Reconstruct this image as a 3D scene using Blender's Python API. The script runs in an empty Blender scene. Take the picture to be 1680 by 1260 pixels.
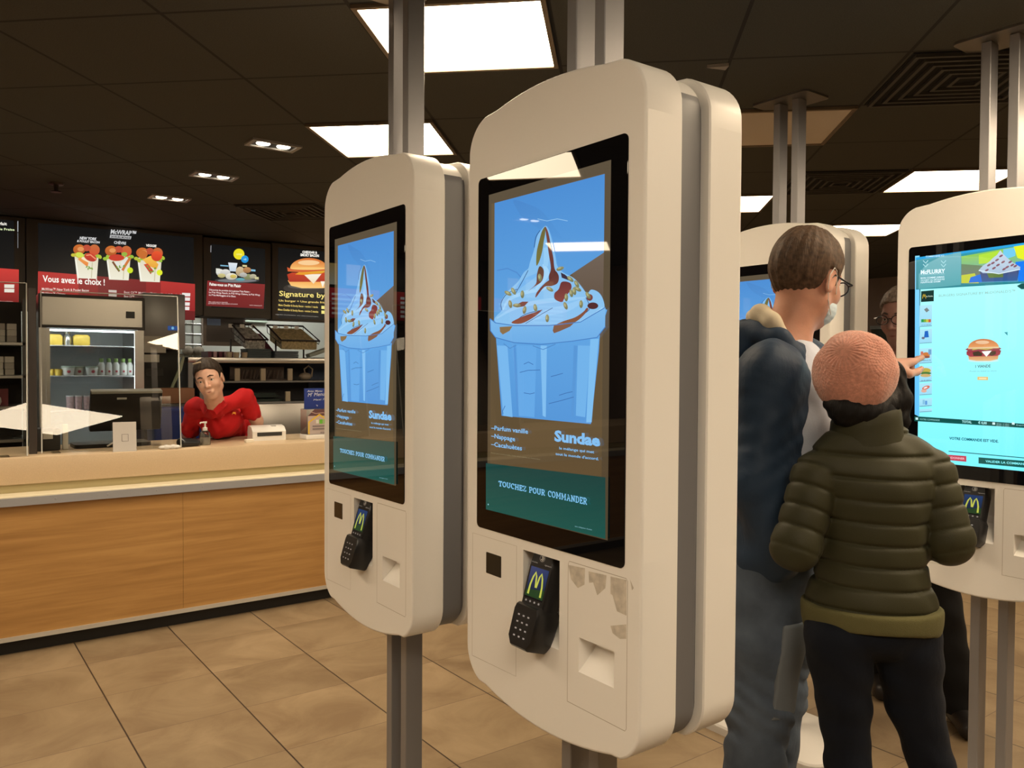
import bpy, bmesh, math, random
import numpy as np
from mathutils import Vector, Matrix, Euler
random.seed(7)
sc = bpy.context.scene
COL = sc.collection
PI = math.pi
# ------------------------------------------------------------------ camera
CF = 1335.0
_yaw, _pit, _rol = math.radians(53.65), math.radians(-1.337), math.radians(0.35)
CAM = np.array([0., 0., 1.55])
FW = np.array([math.cos(_yaw)*math.cos(_pit), math.sin(_yaw)*math.cos(_pit), math.sin(_pit)])
_rt = np.array([math.sin(_yaw), -math.cos(_yaw), 0.]); _up = np.cross(_rt, FW)
RT = _rt*math.cos(_rol) + _up*math.sin(_rol)
UP = -_rt*math.sin(_rol) + _up*math.cos(_rol)
cd = bpy.data.cameras.new('camera'); cam = bpy.data.objects.new('camera', cd); COL.objects.link(cam)
cd.sensor_width = 36.0; cd.lens = CF/1680*36; cd.clip_start = 0.05
M = Matrix(((RT[0], UP[0], -FW[0], CAM[0]), (RT[1], UP[1], -FW[1], CAM[1]), (RT[2], UP[2], -FW[2], CAM[2]), (0, 0, 0, 1)))
cam.matrix_world = M
sc.camera = cam
sc.view_settings.view_transform = 'Standard'; sc.view_settings.look = 'None'
sc.view_settings.gamma = 1; sc.view_settings.use_curve_mapping = False
sc.view_settings.exposure = 0.0
w = bpy.data.worlds.new('world'); sc.world = w; w.use_nodes = True
w.node_tree.nodes['Background'].inputs[0].default_value = (1, .8, .6, 1)
w.node_tree.nodes['Background'].inputs[1].default_value = 0.05
LIGHT_COL = (1.0, .79, .54)
PANEL_W = 20.0          # ceiling light panels, emission strength
SPOT_W = 42.0           # counter downlights, watts each

# ------------------------------------------------------------------ measuring helpers (image frame 1680x1260)
def ray(x, y): return FW + RT*((x-840)/CF) - UP*((y-630)/CF)
def on_plane(n, c, x, y):
    n = np.array(n, float); d = ray(x, y); return CAM + d*((c-n@CAM)/(n@d))
def onx(c, x, y): return on_plane((1, 0, 0), c, x, y)
def ony(c, x, y): return on_plane((0, 1, 0), c, x, y)
def onz(c, x, y): return on_plane((0, 0, 1), c, x, y)
def at(x, y, depth): return CAM + ray(x, y)*depth          # point at a forward depth

# ------------------------------------------------------------------ materials
def lin(c):
    return tuple(((v/255)/12.92 if v/255 <= .04045 else ((v/255+.055)/1.055)**2.4) for v in c)
MATS = {}
def mat(name, col, rough=.5, metal=0., bump=0., bscale=200., var=0., vscale=6., emis=None, estr=1., spec=.5, trans=0., ior=1.45, coat=0., sheen=0., alpha=1., aniso=None):
    if name in MATS: return MATS[name]
    m = bpy.data.materials.new(name); m.use_nodes = True; nt = m.node_tree; N = nt.nodes; L = nt.links
    p = N['Principled BSDF']
    p.inputs['Roughness'].default_value = rough; p.inputs['Metallic'].default_value = metal
    p.inputs['Specular IOR Level'].default_value = spec
    p.inputs['Transmission Weight'].default_value = trans; p.inputs['IOR'].default_value = ior
    p.inputs['Coat Weight'].default_value = coat; p.inputs['Sheen Weight'].default_value = sheen
    p.inputs['Alpha'].default_value = alpha
    p.inputs['Base Color'].default_value = (*col, 1)
    tc = N.new('ShaderNodeTexCoord')
    if var > 0:
        nz = N.new('ShaderNodeTexNoise'); nz.inputs['Scale'].default_value = vscale; nz.inputs['Detail'].default_value = 5
        L.new(tc.outputs['Object'], nz.inputs['Vector'])
        mp = N.new('ShaderNodeMapRange'); mp.inputs[1].default_value = .3; mp.inputs[2].default_value = .7
        mp.inputs[3].default_value = 1-var; mp.inputs[4].default_value = 1+var
        L.new(nz.outputs['Fac'], mp.inputs[0])
        vm = N.new('ShaderNodeVectorMath'); vm.operation = 'SCALE'; vm.inputs[0].default_value = col
        L.new(mp.outputs[0], vm.inputs['Scale']); L.new(vm.outputs[0], p.inputs['Base Color'])
    if bump > 0:
        nb = N.new('ShaderNodeTexNoise'); nb.inputs['Scale'].default_value = bscale; nb.inputs['Detail'].default_value = 4
        if aniso:
            mpg = N.new('ShaderNodeMapping'); mpg.inputs['Scale'].default_value = aniso
            L.new(tc.outputs['Object'], mpg.inputs[0]); L.new(mpg.outputs[0], nb.inputs['Vector'])
        else: L.new(tc.outputs['Object'], nb.inputs['Vector'])
        b = N.new('ShaderNodeBump'); b.inputs['Strength'].default_value = bump; b.inputs['Distance'].default_value = .002
        L.new(nb.outputs['Fac'], b.inputs['Height']); L.new(b.outputs[0], p.inputs['Normal'])
    if emis:
        p.inputs['Emission Color'].default_value = (*emis, 1); p.inputs['Emission Strength'].default_value = estr
    MATS[name] = m; return m
def pic_mat(name, strength=1., base=0., rough=.08, spec=.5):
    """self-lit picture: colours come from the picture's own colour attribute"""
    if name in MATS: return MATS[name]
    m = bpy.data.materials.new(name); m.use_nodes = True; N = m.node_tree.nodes; L = m.node_tree.links
    p = N['Principled BSDF']; a = N.new('ShaderNodeAttribute'); a.attribute_name = 'Col'
    p.inputs['Base Color'].default_value = (.01, .01, .01, 1); p.inputs['Roughness'].default_value = rough
    p.inputs['Specular IOR Level'].default_value = spec
    if base > 0: L.new(a.outputs['Color'], p.inputs['Base Color'])
    if strength > 0:
        L.new(a.outputs['Color'], p.inputs['Emission Color']); p.inputs['Emission Strength'].default_value = strength
    MATS[name] = m; return m

paint = mat('kiosk_white_paint', (.88, .86, .82), .38, bump=.08, bscale=900, spec=.4)
greysp = mat('kiosk_grey_paint', (.15, .15, .16), .45, bump=.05, bscale=700)
alum = mat('brushed_aluminium', (.42, .41, .40), .32, 1., bump=.15, bscale=60, aniso=(30, 30, .6))
postm = mat('grey_post_metal', (.29, .285, .295), .38, .45, bump=.1, bscale=60, aniso=(40, 40, .5))
steel = mat('stainless_steel', (.55, .53, .50), .30, 1., bump=.05, bscale=14, aniso=(1, 1, 10))
blackgl = mat('black_gloss_bezel', (.004, .004, .005), .012, spec=.5)
blackpl = mat('black_plastic', (.012, .012, .013), .32, bump=.05, bscale=500)
darkpl = mat('dark_grey_plastic', (.035, .035, .036), .4, bump=.05, bscale=500)
greypl = mat('grey_plastic', (.22, .22, .22), .45)
whitepl = mat('white_plastic', (.78, .76, .72), .35, bump=.03, bscale=400)
slotin = mat('slot_interior_white', (.82, .79, .74), .5)

# ------------------------------------------------------------------ mesh builder
class B:
    def __init__(s): s.bm = bmesh.new(); s.ms = []; s.q = Matrix.Identity(4)
    def mi(s, m):
        if m is None: return 0
        if m not in s.ms: s.ms.append(m)
        return s.ms.index(m)
    def _f(s, vs, mi, sm=True):
        try: f = s.bm.faces.new(vs)
        except ValueError: return None
        f.material_index = mi; f.smooth = sm; return f
    def v(s, p): return s.bm.verts.new(s.q @ Vector(p))
    def box(s, a, b, m=None, bev=0., seg=2):
        mi = s.mi(m); x0, y0, z0 = a; x1, y1, z1 = b
        vs = [s.v(p) for p in ((x0,y0,z0),(x1,y0,z0),(x1,y1,z0),(x0,y1,z0),(x0,y0,z1),(x1,y0,z1),(x1,y1,z1),(x0,y1,z1))]
        fs = [s._f([vs[i] for i in f], mi) for f in ((0,3,2,1),(4,5,6,7),(0,1,5,4),(1,2,6,5),(2,3,7,6),(3,0,4,7))]
        if bev > 0:
            es = list({e for f in fs for e in f.edges})
            r = bmesh.ops.bevel(s.bm, geom=es, offset=bev, segments=seg, affect='EDGES', profile=.5)
            for f in r['faces']: f.material_index = mi; f.smooth = True
        return s
    def loft(s, rings, m=None, caps=True, closed=True):
        mi = s.mi(m); R = [[s.v(p) for p in r] for r in rings]; n = len(R[0])
        for a, b in zip(R, R[1:]):
            for i in range(n if closed else n-1):
                j = (i+1) % n; s._f([a[i], a[j], b[j], b[i]], mi)
        if caps and closed:
            s._f(R[0][::-1], mi); s._f(R[-1], mi)
        return s
    def prism(s, pts, z0, z1, m=None, ax='z', bev=0.):
        """closed outline pts (2-D) extruded along an axis"""
        f = {'z': lambda p, t: (p[0], p[1], t), 'y': lambda p, t: (p[0], t, p[1]), 'x': lambda p, t: (t, p[0], p[1])}[ax]
        return s.loft([[f(p, z0) for p in pts], [f(p, z1) for p in pts]], m)
    def tube(s, pts, r, n=8, m=None, caps=True):
        pts = [Vector(p) for p in pts]; rr = r if isinstance(r, (list, tuple)) else [r]*len(pts); rings = []
        t = (pts[1]-pts[0]).normalized(); up = Vector((0, 0, 1)) if abs(t.z) < .9 else Vector((1, 0, 0))
        a = t.cross(up).normalized()
        for i, p in enumerate(pts):
            t = (pts[min(i+1, len(pts)-1)]-pts[max(i-1, 0)]).normalized()
            a = (a - t*a.dot(t)).normalized(); b = t.cross(a)
            rings.append([p + (a*math.cos(2*PI*k/n) + b*math.sin(2*PI*k/n))*rr[i] for k in range(n)])
        return s.loft(rings, m, caps)
    def lathe(s, prof, c=(0, 0, 0), n=20, m=None, caps=True):
        c = Vector(c)
        return s.loft([[c+Vector((r*math.cos(2*PI*k/n), r*math.sin(2*PI*k/n), z)) for k in range(n)] for r, z in prof], m, caps)
    def ball(s, c, r, m=None, n=12, k=8):
        rx, ry, rz = (r, r, r) if not isinstance(r, (list, tuple)) else r; c = Vector(c)
        return s.loft([[c+Vector((rx*math.sin(PI*j/k)*math.cos(2*PI*i/n), ry*math.sin(PI*j/k)*math.sin(2*PI*i/n), -rz*math.cos(PI*j/k))) for i in range(n)] for j in [.12]+list(range(1, k))+[k-.12]], m)
    def poly(s, pts, m=None): s._f([s.v(p) for p in pts], s.mi(m), False); return s
    def build(s, name, m=None, parent=None, loc=None, ang=35, fix=True):
        if fix: bmesh.ops.recalc_face_normals(s.bm, faces=s.bm.faces[:])
        me = bpy.data.meshes.new(name); s.bm.to_mesh(me); s.bm.free()
        for x in (s.ms or [m]): me.materials.append(x)
        try: me.set_sharp_from_angle(angle=math.radians(ang))
        except Exception: pass
        o = bpy.data.objects.new(name, me); COL.objects.link(o)
        if parent: o.parent = parent
        if loc: o.location = loc
        return o
def tag(o, label=None, cat=None, group=None, kind=None):
    if label: o['label'] = label
    if cat: o['category'] = cat
    if group: o['group'] = group
    if kind: o['kind'] = kind
    return o
def empty(name, loc, label, cat, rz=0., group=None):
    o = bpy.data.objects.new(name, None); COL.objects.link(o); o.location = loc; o.rotation_euler = (0, 0, rz)
    o.empty_display_size = .1
    return tag(o, label, cat, group)
def copy_tree(o, parent=None):
    c = o.copy(); COL.objects.link(c); c.parent = parent
    for ch in list(o.children): copy_tree(ch, c)
    return c
def cut(o, cutters):
    """carve recesses into a mesh object with temporary boxes (removed again)"""
    tmp = []
    for cb in cutters:
        c = cb.build('tmp_cutter'); tmp.append(c)
        md = o.modifiers.new('b', 'BOOLEAN'); md.object = c; md.operation = 'DIFFERENCE'; md.solver = 'EXACT'
    dg = bpy.context.evaluated_depsgraph_get(); dg.update()
    me = bpy.data.meshes.new_from_object(o.evaluated_get(dg)); old = o.data
    o.modifiers.clear(); o.data = me; me.name = old.name
    for c in tmp:
        d = c.data; bpy.data.objects.remove(c); bpy.data.meshes.remove(d)
    try: me.set_sharp_from_angle(angle=math.radians(35))
    except Exception: pass
def rrect(x0, x1, z0, z1, r, n=5):
    P = []
    for cx, cz, a0 in ((x1-r, z1-r, 0), (x0+r, z1-r, 90), (x0+r, z0+r, 180), (x1-r, z0+r, 270)):
        for i in range(n+1):
            a = math.radians(a0+90*i/n); P.append((cx+r*math.cos(a), cz+r*math.sin(a)))
    return P
def area2(P): return sum(P[i][0]*P[(i+1) % len(P)][1]-P[(i+1) % len(P)][0]*P[i][1] for i in range(len(P)))/2
def inset(P, d):
    """shrink a convex outline by d"""
    n = len(P); sg = 1 if area2(P) > 0 else -1; out = []
    for i in range(n):
        ax, ay = P[i-1]; bx, by = P[(i+1) % n]; tx, ty = bx-ax, by-ay; l = math.hypot(tx, ty) or 1
        out.append((P[i][0]-sg*ty/l*d, P[i][1]+sg*tx/l*d))
    return out

# ------------------------------------------------------------------ flat self-lit pictures and print
def spline(P, closed, k=4):
    n = len(P); out = []
    for i in range(n if closed else n-1):
        g = lambda j: P[j % n] if closed else P[max(0, min(n-1, j))]
        a, b, c, d = g(i-1), g(i), g(i+1), g(i+2)
        for t in [j/k for j in range(k)]:
            out.append(tuple(.5*(2*y+(z-x)*t+(2*x-5*y+4*z-w_)*t*t+(3*y-x-3*z+w_)*t**3) for x, y, z, w_ in zip(a, b, c, d)))
    if not closed: out.append(tuple(P[-1]))
    return out
class Pic:
    """collects flat coloured shapes in one mesh; fn maps a measured point to (u, v) metres on the sheet"""
    def __init__(s, fn=None, dz=.00005): s.fn = fn or (lambda x, y: (x, y)); s.V = []; s.F = []; s.C = []; s.k = 0; s.dz = dz; s.sm = False
    def _add(s, uv, faces, col, col2=None):
        o = len(s.V); s.k += 1; w_ = s.k*s.dz; vs = [v for _, v in uv]; lo, hi = min(vs), max(vs)
        for u, v in uv:
            t = 0 if col2 is None or hi == lo else (hi-v)/(hi-lo)
            c = col if col2 is None else tuple(col[i]*(1-t)+col2[i]*t for i in range(3))
            s.V.append((u, v, w_)); s.C.append(lin(c))
        s.F += [[o+i for i in f] for f in faces]
    def poly(s, pts, col, col2=None):
        if s.sm and len(pts) >= 6: pts = spline(pts, True)
        uv = [s.fn(*p) for p in pts]
        if area2(uv) < 0: uv = uv[::-1]
        s._add(uv, [list(range(len(uv)))], col, col2)
    def rect(s, x0, y0, x1, y1, col, col2=None):
        (u0, v0), (u1, v1) = s.fn(x0, y0), s.fn(x1, y1)
        uv = [(u0, v1), (u1, v1), (u1, v0), (u0, v0)]
        s._add(uv if area2(uv) > 0 else uv[::-1], [[0, 1, 2, 3]], col, col2)
    def ell(s, cx, cy, rx, ry, col, col2=None, rot=0, n=20, a0=0, a1=360):
        r = math.radians(rot); P = []
        for i in range(n+1 if a1-a0 < 360 else n):
            a = math.radians(a0+(a1-a0)*i/n); x, y = rx*math.cos(a), ry*math.sin(a)
            P.append((cx+x*math.cos(r)-y*math.sin(r), cy+x*math.sin(r)+y*math.cos(r)))
        s.poly(P, col, col2)
    def line(s, pts, wd, col):
        """thick polyline in measured units; wd may be a list"""
        W = list(wd) if isinstance(wd, (list, tuple)) else [wd]*len(pts)
        if s.sm and len(pts) >= 3:
            q3 = spline([(a, b, c) for (a, b), c in zip(pts, W)], False); pts = [(a, b) for a, b, c in q3]; W = [c for a, b, c in q3]
        n = len(pts); A = []; Bq = []
        for i in range(n):
            ax, ay = pts[max(i-1, 0)]; bx, by = pts[min(i+1, n-1)]; l = math.hypot(bx-ax, by-ay) or 1
            nx, ny = -(by-ay)/l*W[i]/2, (bx-ax)/l*W[i]/2
            A.append((pts[i][0]+nx, pts[i][1]+ny)); Bq.append((pts[i][0]-nx, pts[i][1]-ny))
        uvA = [s.fn(*p) for p in A]; uvB = [s.fn(*p) for p in Bq]
        s._add(uvA+uvB, [[i, i+1, n+i+1, n+i] for i in range(n-1)], col)
    def text(s, t, x0, y0, x1, y1, ht, col, bold=0., shear=0., fit=True):
        """baseline from (x0,y0) to (x1,y1) measured; cap height ht (same units, at the left end)"""
        (u0, v0), (u1, v1), (_, vt) = s.fn(x0, y0), s.fn(x1, y1), s.fn(x0, y0-ht)
        cu = bpy.data.curves.new('t', 'FONT'); cu.body = t; cu.size = 1; cu.offset = bold; cu.resolution_u = 2; cu.shear = shear
        ob = bpy.data.objects.new('t', cu); COL.objects.link(ob)
        me = bpy.data.meshes.new_from_object(ob.evaluated_get(bpy.context.evaluated_depsgraph_get()))
        co = [(v.co.x, v.co.y) for v in me.vertices]
        if co:
            xs = [c[0] for c in co]; a, b = min(xs), max(xs); cap = .73; sx = (u1-u0)/(b-a); sy = (vt-v0)/cap
            uv = [(u0+(x-a)*sx, v0+(v1-v0)*(x-a)/(b-a)+y*sy) for x, y in co]
            s._add(uv, [list(p.vertices) for p in me.polygons], col)
        bpy.data.objects.remove(ob); bpy.data.meshes.remove(me); bpy.data.curves.remove(cu)
    def obj(s, name, m, parent=None, matrix=None):
        me = bpy.data.meshes.new(name); me.from_pydata(s.V, [], s.F); me.materials.append(m)
        at_ = me.color_attributes.new('Col', 'FLOAT_COLOR', 'POINT')
        at_.data.foreach_set('color', [x for c in s.C for x in (*c, 1.)])
        o = bpy.data.objects.new(name, me); COL.objects.link(o)
        if parent: o.parent = parent
        if matrix is not None: o.matrix_local = matrix
        return o

# ================================================================== THE ROOM
CZ = 2.65
RX0, RX1, RY0, RY1 = -4.2, 9.6, -8.2, 8.25
GA = math.radians(46.37); GOX, GSX = 3.014, .588; POX, PSX = .823, .610
def gp(G, P_): return (G*math.cos(GA)-P_*math.sin(GA), G*math.sin(GA)+P_*math.cos(GA))

def floor_mat():
    m = bpy.data.materials.new('floor_tiles'); m.use_nodes = True; N = m.node_tree.nodes; L = m.node_tree.links
    p = N['Principled BSDF']; tc = N.new('ShaderNodeTexCoord'); sx = N.new('ShaderNodeSeparateXYZ'); L.new(tc.outputs['Object'], sx.inputs[0])
    def M_(op, a, b=None):
        n = N.new('ShaderNodeMath'); n.operation = op
        for i, v in enumerate((a, b)):
            if v is None: continue
            if isinstance(v, (int, float)): n.inputs[i].default_value = v
            else: L.new(v, n.inputs[i])
        return n.outputs[0]
    def cell(o, off, size):
        t = M_('DIVIDE', M_('SUBTRACT', o, off), size)
        fr = M_('FRACT', t); d = M_('MULTIPLY', M_('MINIMUM', fr, M_('SUBTRACT', 1., fr)), size)
        return M_('FLOOR', t), d
    ix, dx = cell(sx.outputs[0], .703, .489); iy, dy = cell(sx.outputs[1], 4.132, .5)
    gx = M_('LESS_THAN', dx, .0032); gy = M_('LESS_THAN', dy, .0018)
    cmb = N.new('ShaderNodeCombineXYZ'); L.new(ix, cmb.inputs[0]); L.new(iy, cmb.inputs[1])
    wn = N.new('ShaderNodeTexWhiteNoise'); wn.noise_dimensions = '3D'; L.new(cmb.outputs[0], wn.inputs['Vector'])
    off = N.new('ShaderNodeVectorMath'); off.operation = 'MULTIPLY_ADD'; L.new(wn.outputs['Color'], off.inputs[0]); off.inputs[1].default_value = (9, 9, 9)
    L.new(tc.outputs['Object'], off.inputs[2])
    nz = N.new('ShaderNodeTexNoise'); nz.inputs['Scale'].default_value = 2.6; nz.inputs['Detail'].default_value = 7; nz.inputs['Roughness'].default_value = .62
    nz.inputs['Distortion'].default_value = 1.1; L.new(off.outputs[0], nz.inputs['Vector'])
    cr = N.new('ShaderNodeValToRGB'); L.new(nz.outputs['Fac'], cr.inputs[0])
    e = cr.color_ramp.elements; e[0].position = .33; e[0].color = (.198, .134, .075, 1); e[1].position = .66; e[1].color = (.305, .222, .132, 1)
    k = e.new(.5); k.color = (.256, .183, .106, 1)
    sp = N.new('ShaderNodeMapRange'); L.new(wn.outputs['Value'], sp.inputs[0]); sp.inputs[3].default_value = .9; sp.inputs[4].default_value = 1.06
    vm = N.new('ShaderNodeVectorMath'); vm.operation = 'SCALE'; L.new(cr.outputs[0], vm.inputs[0]); L.new(sp.outputs[0], vm.inputs['Scale'])
    def mix(f, a, bcol):
        mx = N.new('ShaderNodeMix'); mx.data_type = 'RGBA'; L.new(f, mx.inputs['Factor']); L.new(a, mx.inputs['A']); mx.inputs['B'].default_value = bcol; return mx.outputs['Result']
    c = mix(gy, vm.outputs[0], (.13, .085, .055, 1)); c = mix(gx, c, (.035, .022, .015, 1))
    L.new(c, p.inputs['Base Color']); p.inputs['Roughness'].default_value = .42; p.inputs['Specular IOR Level'].default_value = .35
    b = N.new('ShaderNodeBump'); b.inputs['Strength'].default_value = .12; b.inputs['Distance'].default_value = .004
    L.new(nz.outputs['Fac'], b.inputs['Height']); L.new(b.outputs[0], p.inputs['Normal'])
    return m
def ceil_mat():
    m = bpy.data.materials.new('dark_ceiling_tiles'); m.use_nodes = True; N = m.node_tree.nodes; L = m.node_tree.links
    p = N['Principled BSDF']; tc = N.new('ShaderNodeTexCoord'); mp = N.new('ShaderNodeMapping'); mp.inputs['Rotation'].default_value = (0, 0, -GA)
    L.new(tc.outputs['Object'], mp.inputs[0]); sx = N.new('ShaderNodeSeparateXYZ'); L.new(mp.outputs[0], sx.inputs[0])
    def M_(op, a, b=None):
        n = N.new('ShaderNodeMath'); n.operation = op
        for i, v in enumerate((a, b)):
            if v is None: continue
            if isinstance(v, (int, float)): n.inputs[i].default_value = v
            else: L.new(v, n.inputs[i])
        return n.outputs[0]
    def line(o, off, size, wd):
        fr = M_('FRACT', M_('DIVIDE', M_('SUBTRACT', o, off), size)); d = M_('MULTIPLY', M_('MINIMUM', fr, M_('SUBTRACT', 1., fr)), size)
        return M_('LESS_THAN', d, wd)
    g = M_('MAXIMUM', line(sx.outputs[0], GOX, GSX, .0065), line(sx.outputs[1], POX, PSX, .0065))
    nz = N.new('ShaderNodeTexNoise'); nz.inputs['Scale'].default_value = 260; L.new(tc.outputs['Object'], nz.inputs['Vector'])
    cr = N.new('ShaderNodeValToRGB'); L.new(nz.outputs['Fac'], cr.inputs[0]); e = cr.color_ramp.elements
    e[0].position = .3; e[0].color = (.040, .038, .029, 1); e[1].position = .75; e[1].color = (.066, .062, .048, 1)
    mx = N.new('ShaderNodeMix'); mx.data_type = 'RGBA'; L.new(g, mx.inputs['Factor']); L.new(cr.outputs[0], mx.inputs['A']); mx.inputs['B'].default_value = (.012, .010, .008, 1)
    L.new(mx.outputs['Result'], p.inputs['Base Color']); p.inputs['Roughness'].default_value = .85
    return m
fl = B(); fl.box((RX0, RY0, -.1), (RX1, RY1, 0)); tag(fl.build('floor', floor_mat()), kind='structure')
cl = B(); cl.box((RX0, RY0, CZ), (RX1, RY1, CZ+.1)); tag(cl.build('ceiling', ceil_mat()), kind='structure')
wallm = mat('plain_wall_paint', (.30, .22, .17), .8, bump=.1, bscale=80, var=.05)
kwall = mat('kitchen_white_panel_wall', (.62, .66, .60), .35, bump=.05, bscale=30)
for nm, a, b_, mt in (('wall_left', (RX0-.1, RY0, 0), (RX0, RY1, CZ), wallm), ('wall_right', (RX1, RY0, 0), (RX1+.1, RY1, CZ), mat('far_wall_brown', (.26, .20, .18), .7, var=.05)),
                  ('wall_back', (RX0, RY1, 0), (RX1, RY1+.1, CZ), kwall), ('wall_front', (RX0, RY0-.1, 0), (RX1, RY0, CZ), wallm)):
    tag(B().box(a, b_).build(nm, mt), kind='structure')
# far end: dark glazing with a slim light rail
gz = mat('dark_window_glass', (.03, .035, .025), .1, var=.5, vscale=3)
tag(B().box((RX1-.03, .5, .9), (RX1, 5.5, 2.02)).build('window_1', gz), kind='structure')
tag(B().box((RX1-.06, .5, 2.02), (RX1, 5.5, 2.06)).build('trim_1', alum), kind='structure')

# ceiling light panels: flush panels in the tile grid
panel_on = mat('light_panel_diffuser', (.9, .9, .9), .5, emis=LIGHT_COL, estr=PANEL_W)
panel_off = mat('unlit_panel_diffuser', (.62, .54, .45), .5)
def panel(kg, kp, label, on=True, grp=None):
    g0 = GOX+GSX*kg; p0 = POX+PSX*kp; c = gp(g0+GSX/2, p0+PSX/2)
    r = empty('ceiling_light_panel', (c[0], c[1], CZ), label, 'ceiling light', GA, grp)
    a, b = GSX/2-.006, PSX/2-.006; fw_ = .016
    f = B()
    for x0, x1, y0, y1 in ((-a, a, -b, -b+fw_), (-a, a, b-fw_, b), (-a, -a+fw_, -b+fw_, b-fw_), (a-fw_, a, -b+fw_, b-fw_)):
        f.box((x0, y0, -.012), (x1, y1, .002))
    f.build('frame', mat('panel_frame_bronze', (.20, .15, .10), .4, .3), r)
    B().box((-a+fw_, -b+fw_, -.007), (a-fw_, b-fw_, .001)).build('diffuser', panel_on if on else panel_off, r)
    return r
panel(-4, 2, 'unseen ceiling panel added to brighten the kiosk fronts', grp='ceiling panels outside the picture')  # unseen panel, added to throw more light on the kiosk fronts
panel(-1, -1, 'brightest lit ceiling panel, at the top edge between the posts of the two white kiosks')
panel(1, 0, 'lit ceiling panel just above the smaller white kiosk on the left')
panel(1, -3, 'unlit cream ceiling panel behind the double post of the middle kiosk', on=False)
panel(3, -5, 'long lit ceiling panel above the right-hand kiosk, behind its posts')
panel(4, -3, 'lit ceiling panel showing in a sliver right of the large kiosk')
panel(6, -5, 'farthest lit ceiling panel, low between the middle and right kiosks')
lb = gp(GOX+GSX*-6, POX+PSX*-2); r = empty('ceiling_light_box', (lb[0], lb[1], CZ), 'large square ceiling light box above the camera, out of view', 'ceiling light', GA)
B().box((-.585, -.60, -.012), (.585, .60, 0)).build('diffuser', mat('cream_light_box', (.9, .85, .75), .5, emis=(1, .82, .60), estr=11), r)
for kg, kp in ((-2, 3), (-2, 8), (3, -8), (6, -8), (0, -6), (-2, -4), (-3, -5), (-4, -7), (-6, 1), (-3, -6), (1, -7), (-6, 5)):  # first two inferred from screen reflections, most others added for extra light
    panel(kg, kp, 'unseen ceiling panel added to brighten the kiosk fronts', grp='ceiling panels outside the picture')

# recessed twin downlights over the counter
spotlens = mat('downlight_lens', (.9, .9, .9), .4, emis=(1, .9, .72), estr=9)
trimw = mat('downlight_trim_grey', (.45, .42, .38), .35, .4)
def downlight(x, y, label, grp=None):
    r = empty('recessed_downlight', (x, y, CZ), label, 'ceiling light', 0, grp)
    f = B(); hx, hy, t = .125, .07, .02
    for x0, x1, y0, y1 in ((-hx, hx, -hy, -hy+t), (-hx, hx, hy-t, hy), (-hx, -hx+t, -hy+t, hy-t), (hx-t, hx, -hy+t, hy-t)):
        f.box((x0, y0, -.010), (x1, y1, .002))
    f.build('trim', trimw, r)
    B().box((-hx+t, -hy+t, -.003), (hx-t, hy-t, 0.001)).build('recess', blackpl, r)
    for s in (-1, 1):
        B().lathe([(.030, -.0075), (.034, -.004), (.034, -.002)], (s*.052, 0, 0), 20).build('lamp', spotlens, r)
    ld = bpy.data.lights.new('downlight_beam', 'SPOT'); ld.energy = SPOT_W; ld.color = (1, .84, .62); ld.spot_size = math.radians(105); ld.spot_blend = .8; ld.shadow_soft_size = .06
    lo = bpy.data.objects.new('downlight_beam', ld); COL.objects.link(lo); lo.location = (0, 0, -.02); lo.parent = r
downlight(1.468, 4.03, 'recessed twin downlight nearest the camera, left of the lit panel')
downlight(1.43, 4.90, 'recessed twin downlight, middle of the three over the counter')
downlight(1.385, 5.74, 'recessed twin downlight farthest away, closest to the menu boards')
for x, y in ((-.1, 4.03), (-.1, 4.9), (-.1, 5.74), (3.0, 4.9), (3.0, 5.74), (-1.7, 4.9), (4.6, 5.3)):
    downlight(x, y, 'recessed twin downlight over the counter, outside the picture', 'downlights outside the picture')
# sprinkler + vents
r = empty('sprinkler_head', (.716, 5.704, CZ), 'small dark sprinkler head on the ceiling above the menu boards', 'sprinkler')
B().lathe([(.045, 0), (.04, -.012), (.014, -.016), (.012, -.05), (.030, -.053), (.030, -.058)], (0, 0, 0), 16).build('sprinkler_body', mat('bronze_dark', (.05, .035, .025), .4, .5), r)
def vent(kg, kp, label, sq=True):
    g0 = GOX+GSX*kg; p0 = POX+PSX*kp; c = gp(g0+GSX/2, p0+PSX/2)
    r = empty('ceiling_vent', (c[0], c[1], CZ), label, 'air vent', GA)
    B().box((-.285, -.29, -.004), (.285, .29, .001)).build('backing', mat('vent_dark', (.008, .007, .006), .9), r)
    s = B()
    for i in range(6):
        a = .28-.045*i
        for x0, x1, y0, y1 in ((-a, a, -a, -a+.014), (-a, a, a-.014, a), (-a, -a+.014, -a+.014, a-.014), (a-.014, a, -a+.014, a-.014)):
            s.box((x0, y0, -.016), (x1, y1, -.003))
    s.build('louvre', mat('vent_louvre', (.055, .05, .04), .6), r)
vent(0, -4, 'square dark louvred air vent at top right, left of the right kiosk post')
vent(3, -4, 'small dark louvred air vent behind the double post of the middle kiosk')
vent(4, 2, 'flat dark air vent beside the menu boards')
B0 = B(); q = [onz(CZ, 1160, 106), onz(CZ, 1196, 103), onz(CZ, 1190, 110)]
B0.loft([[(p[0], p[1], CZ) for p in q], [(p[0], p[1], CZ-.012) for p in q]])
tag(B0.build('torn_ceiling_patch', mat('torn_tile_white', (.35, .31, .27), .9)), 'small pale torn patch at a ceiling tile corner above the large kiosk', 'ceiling damage')

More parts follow.
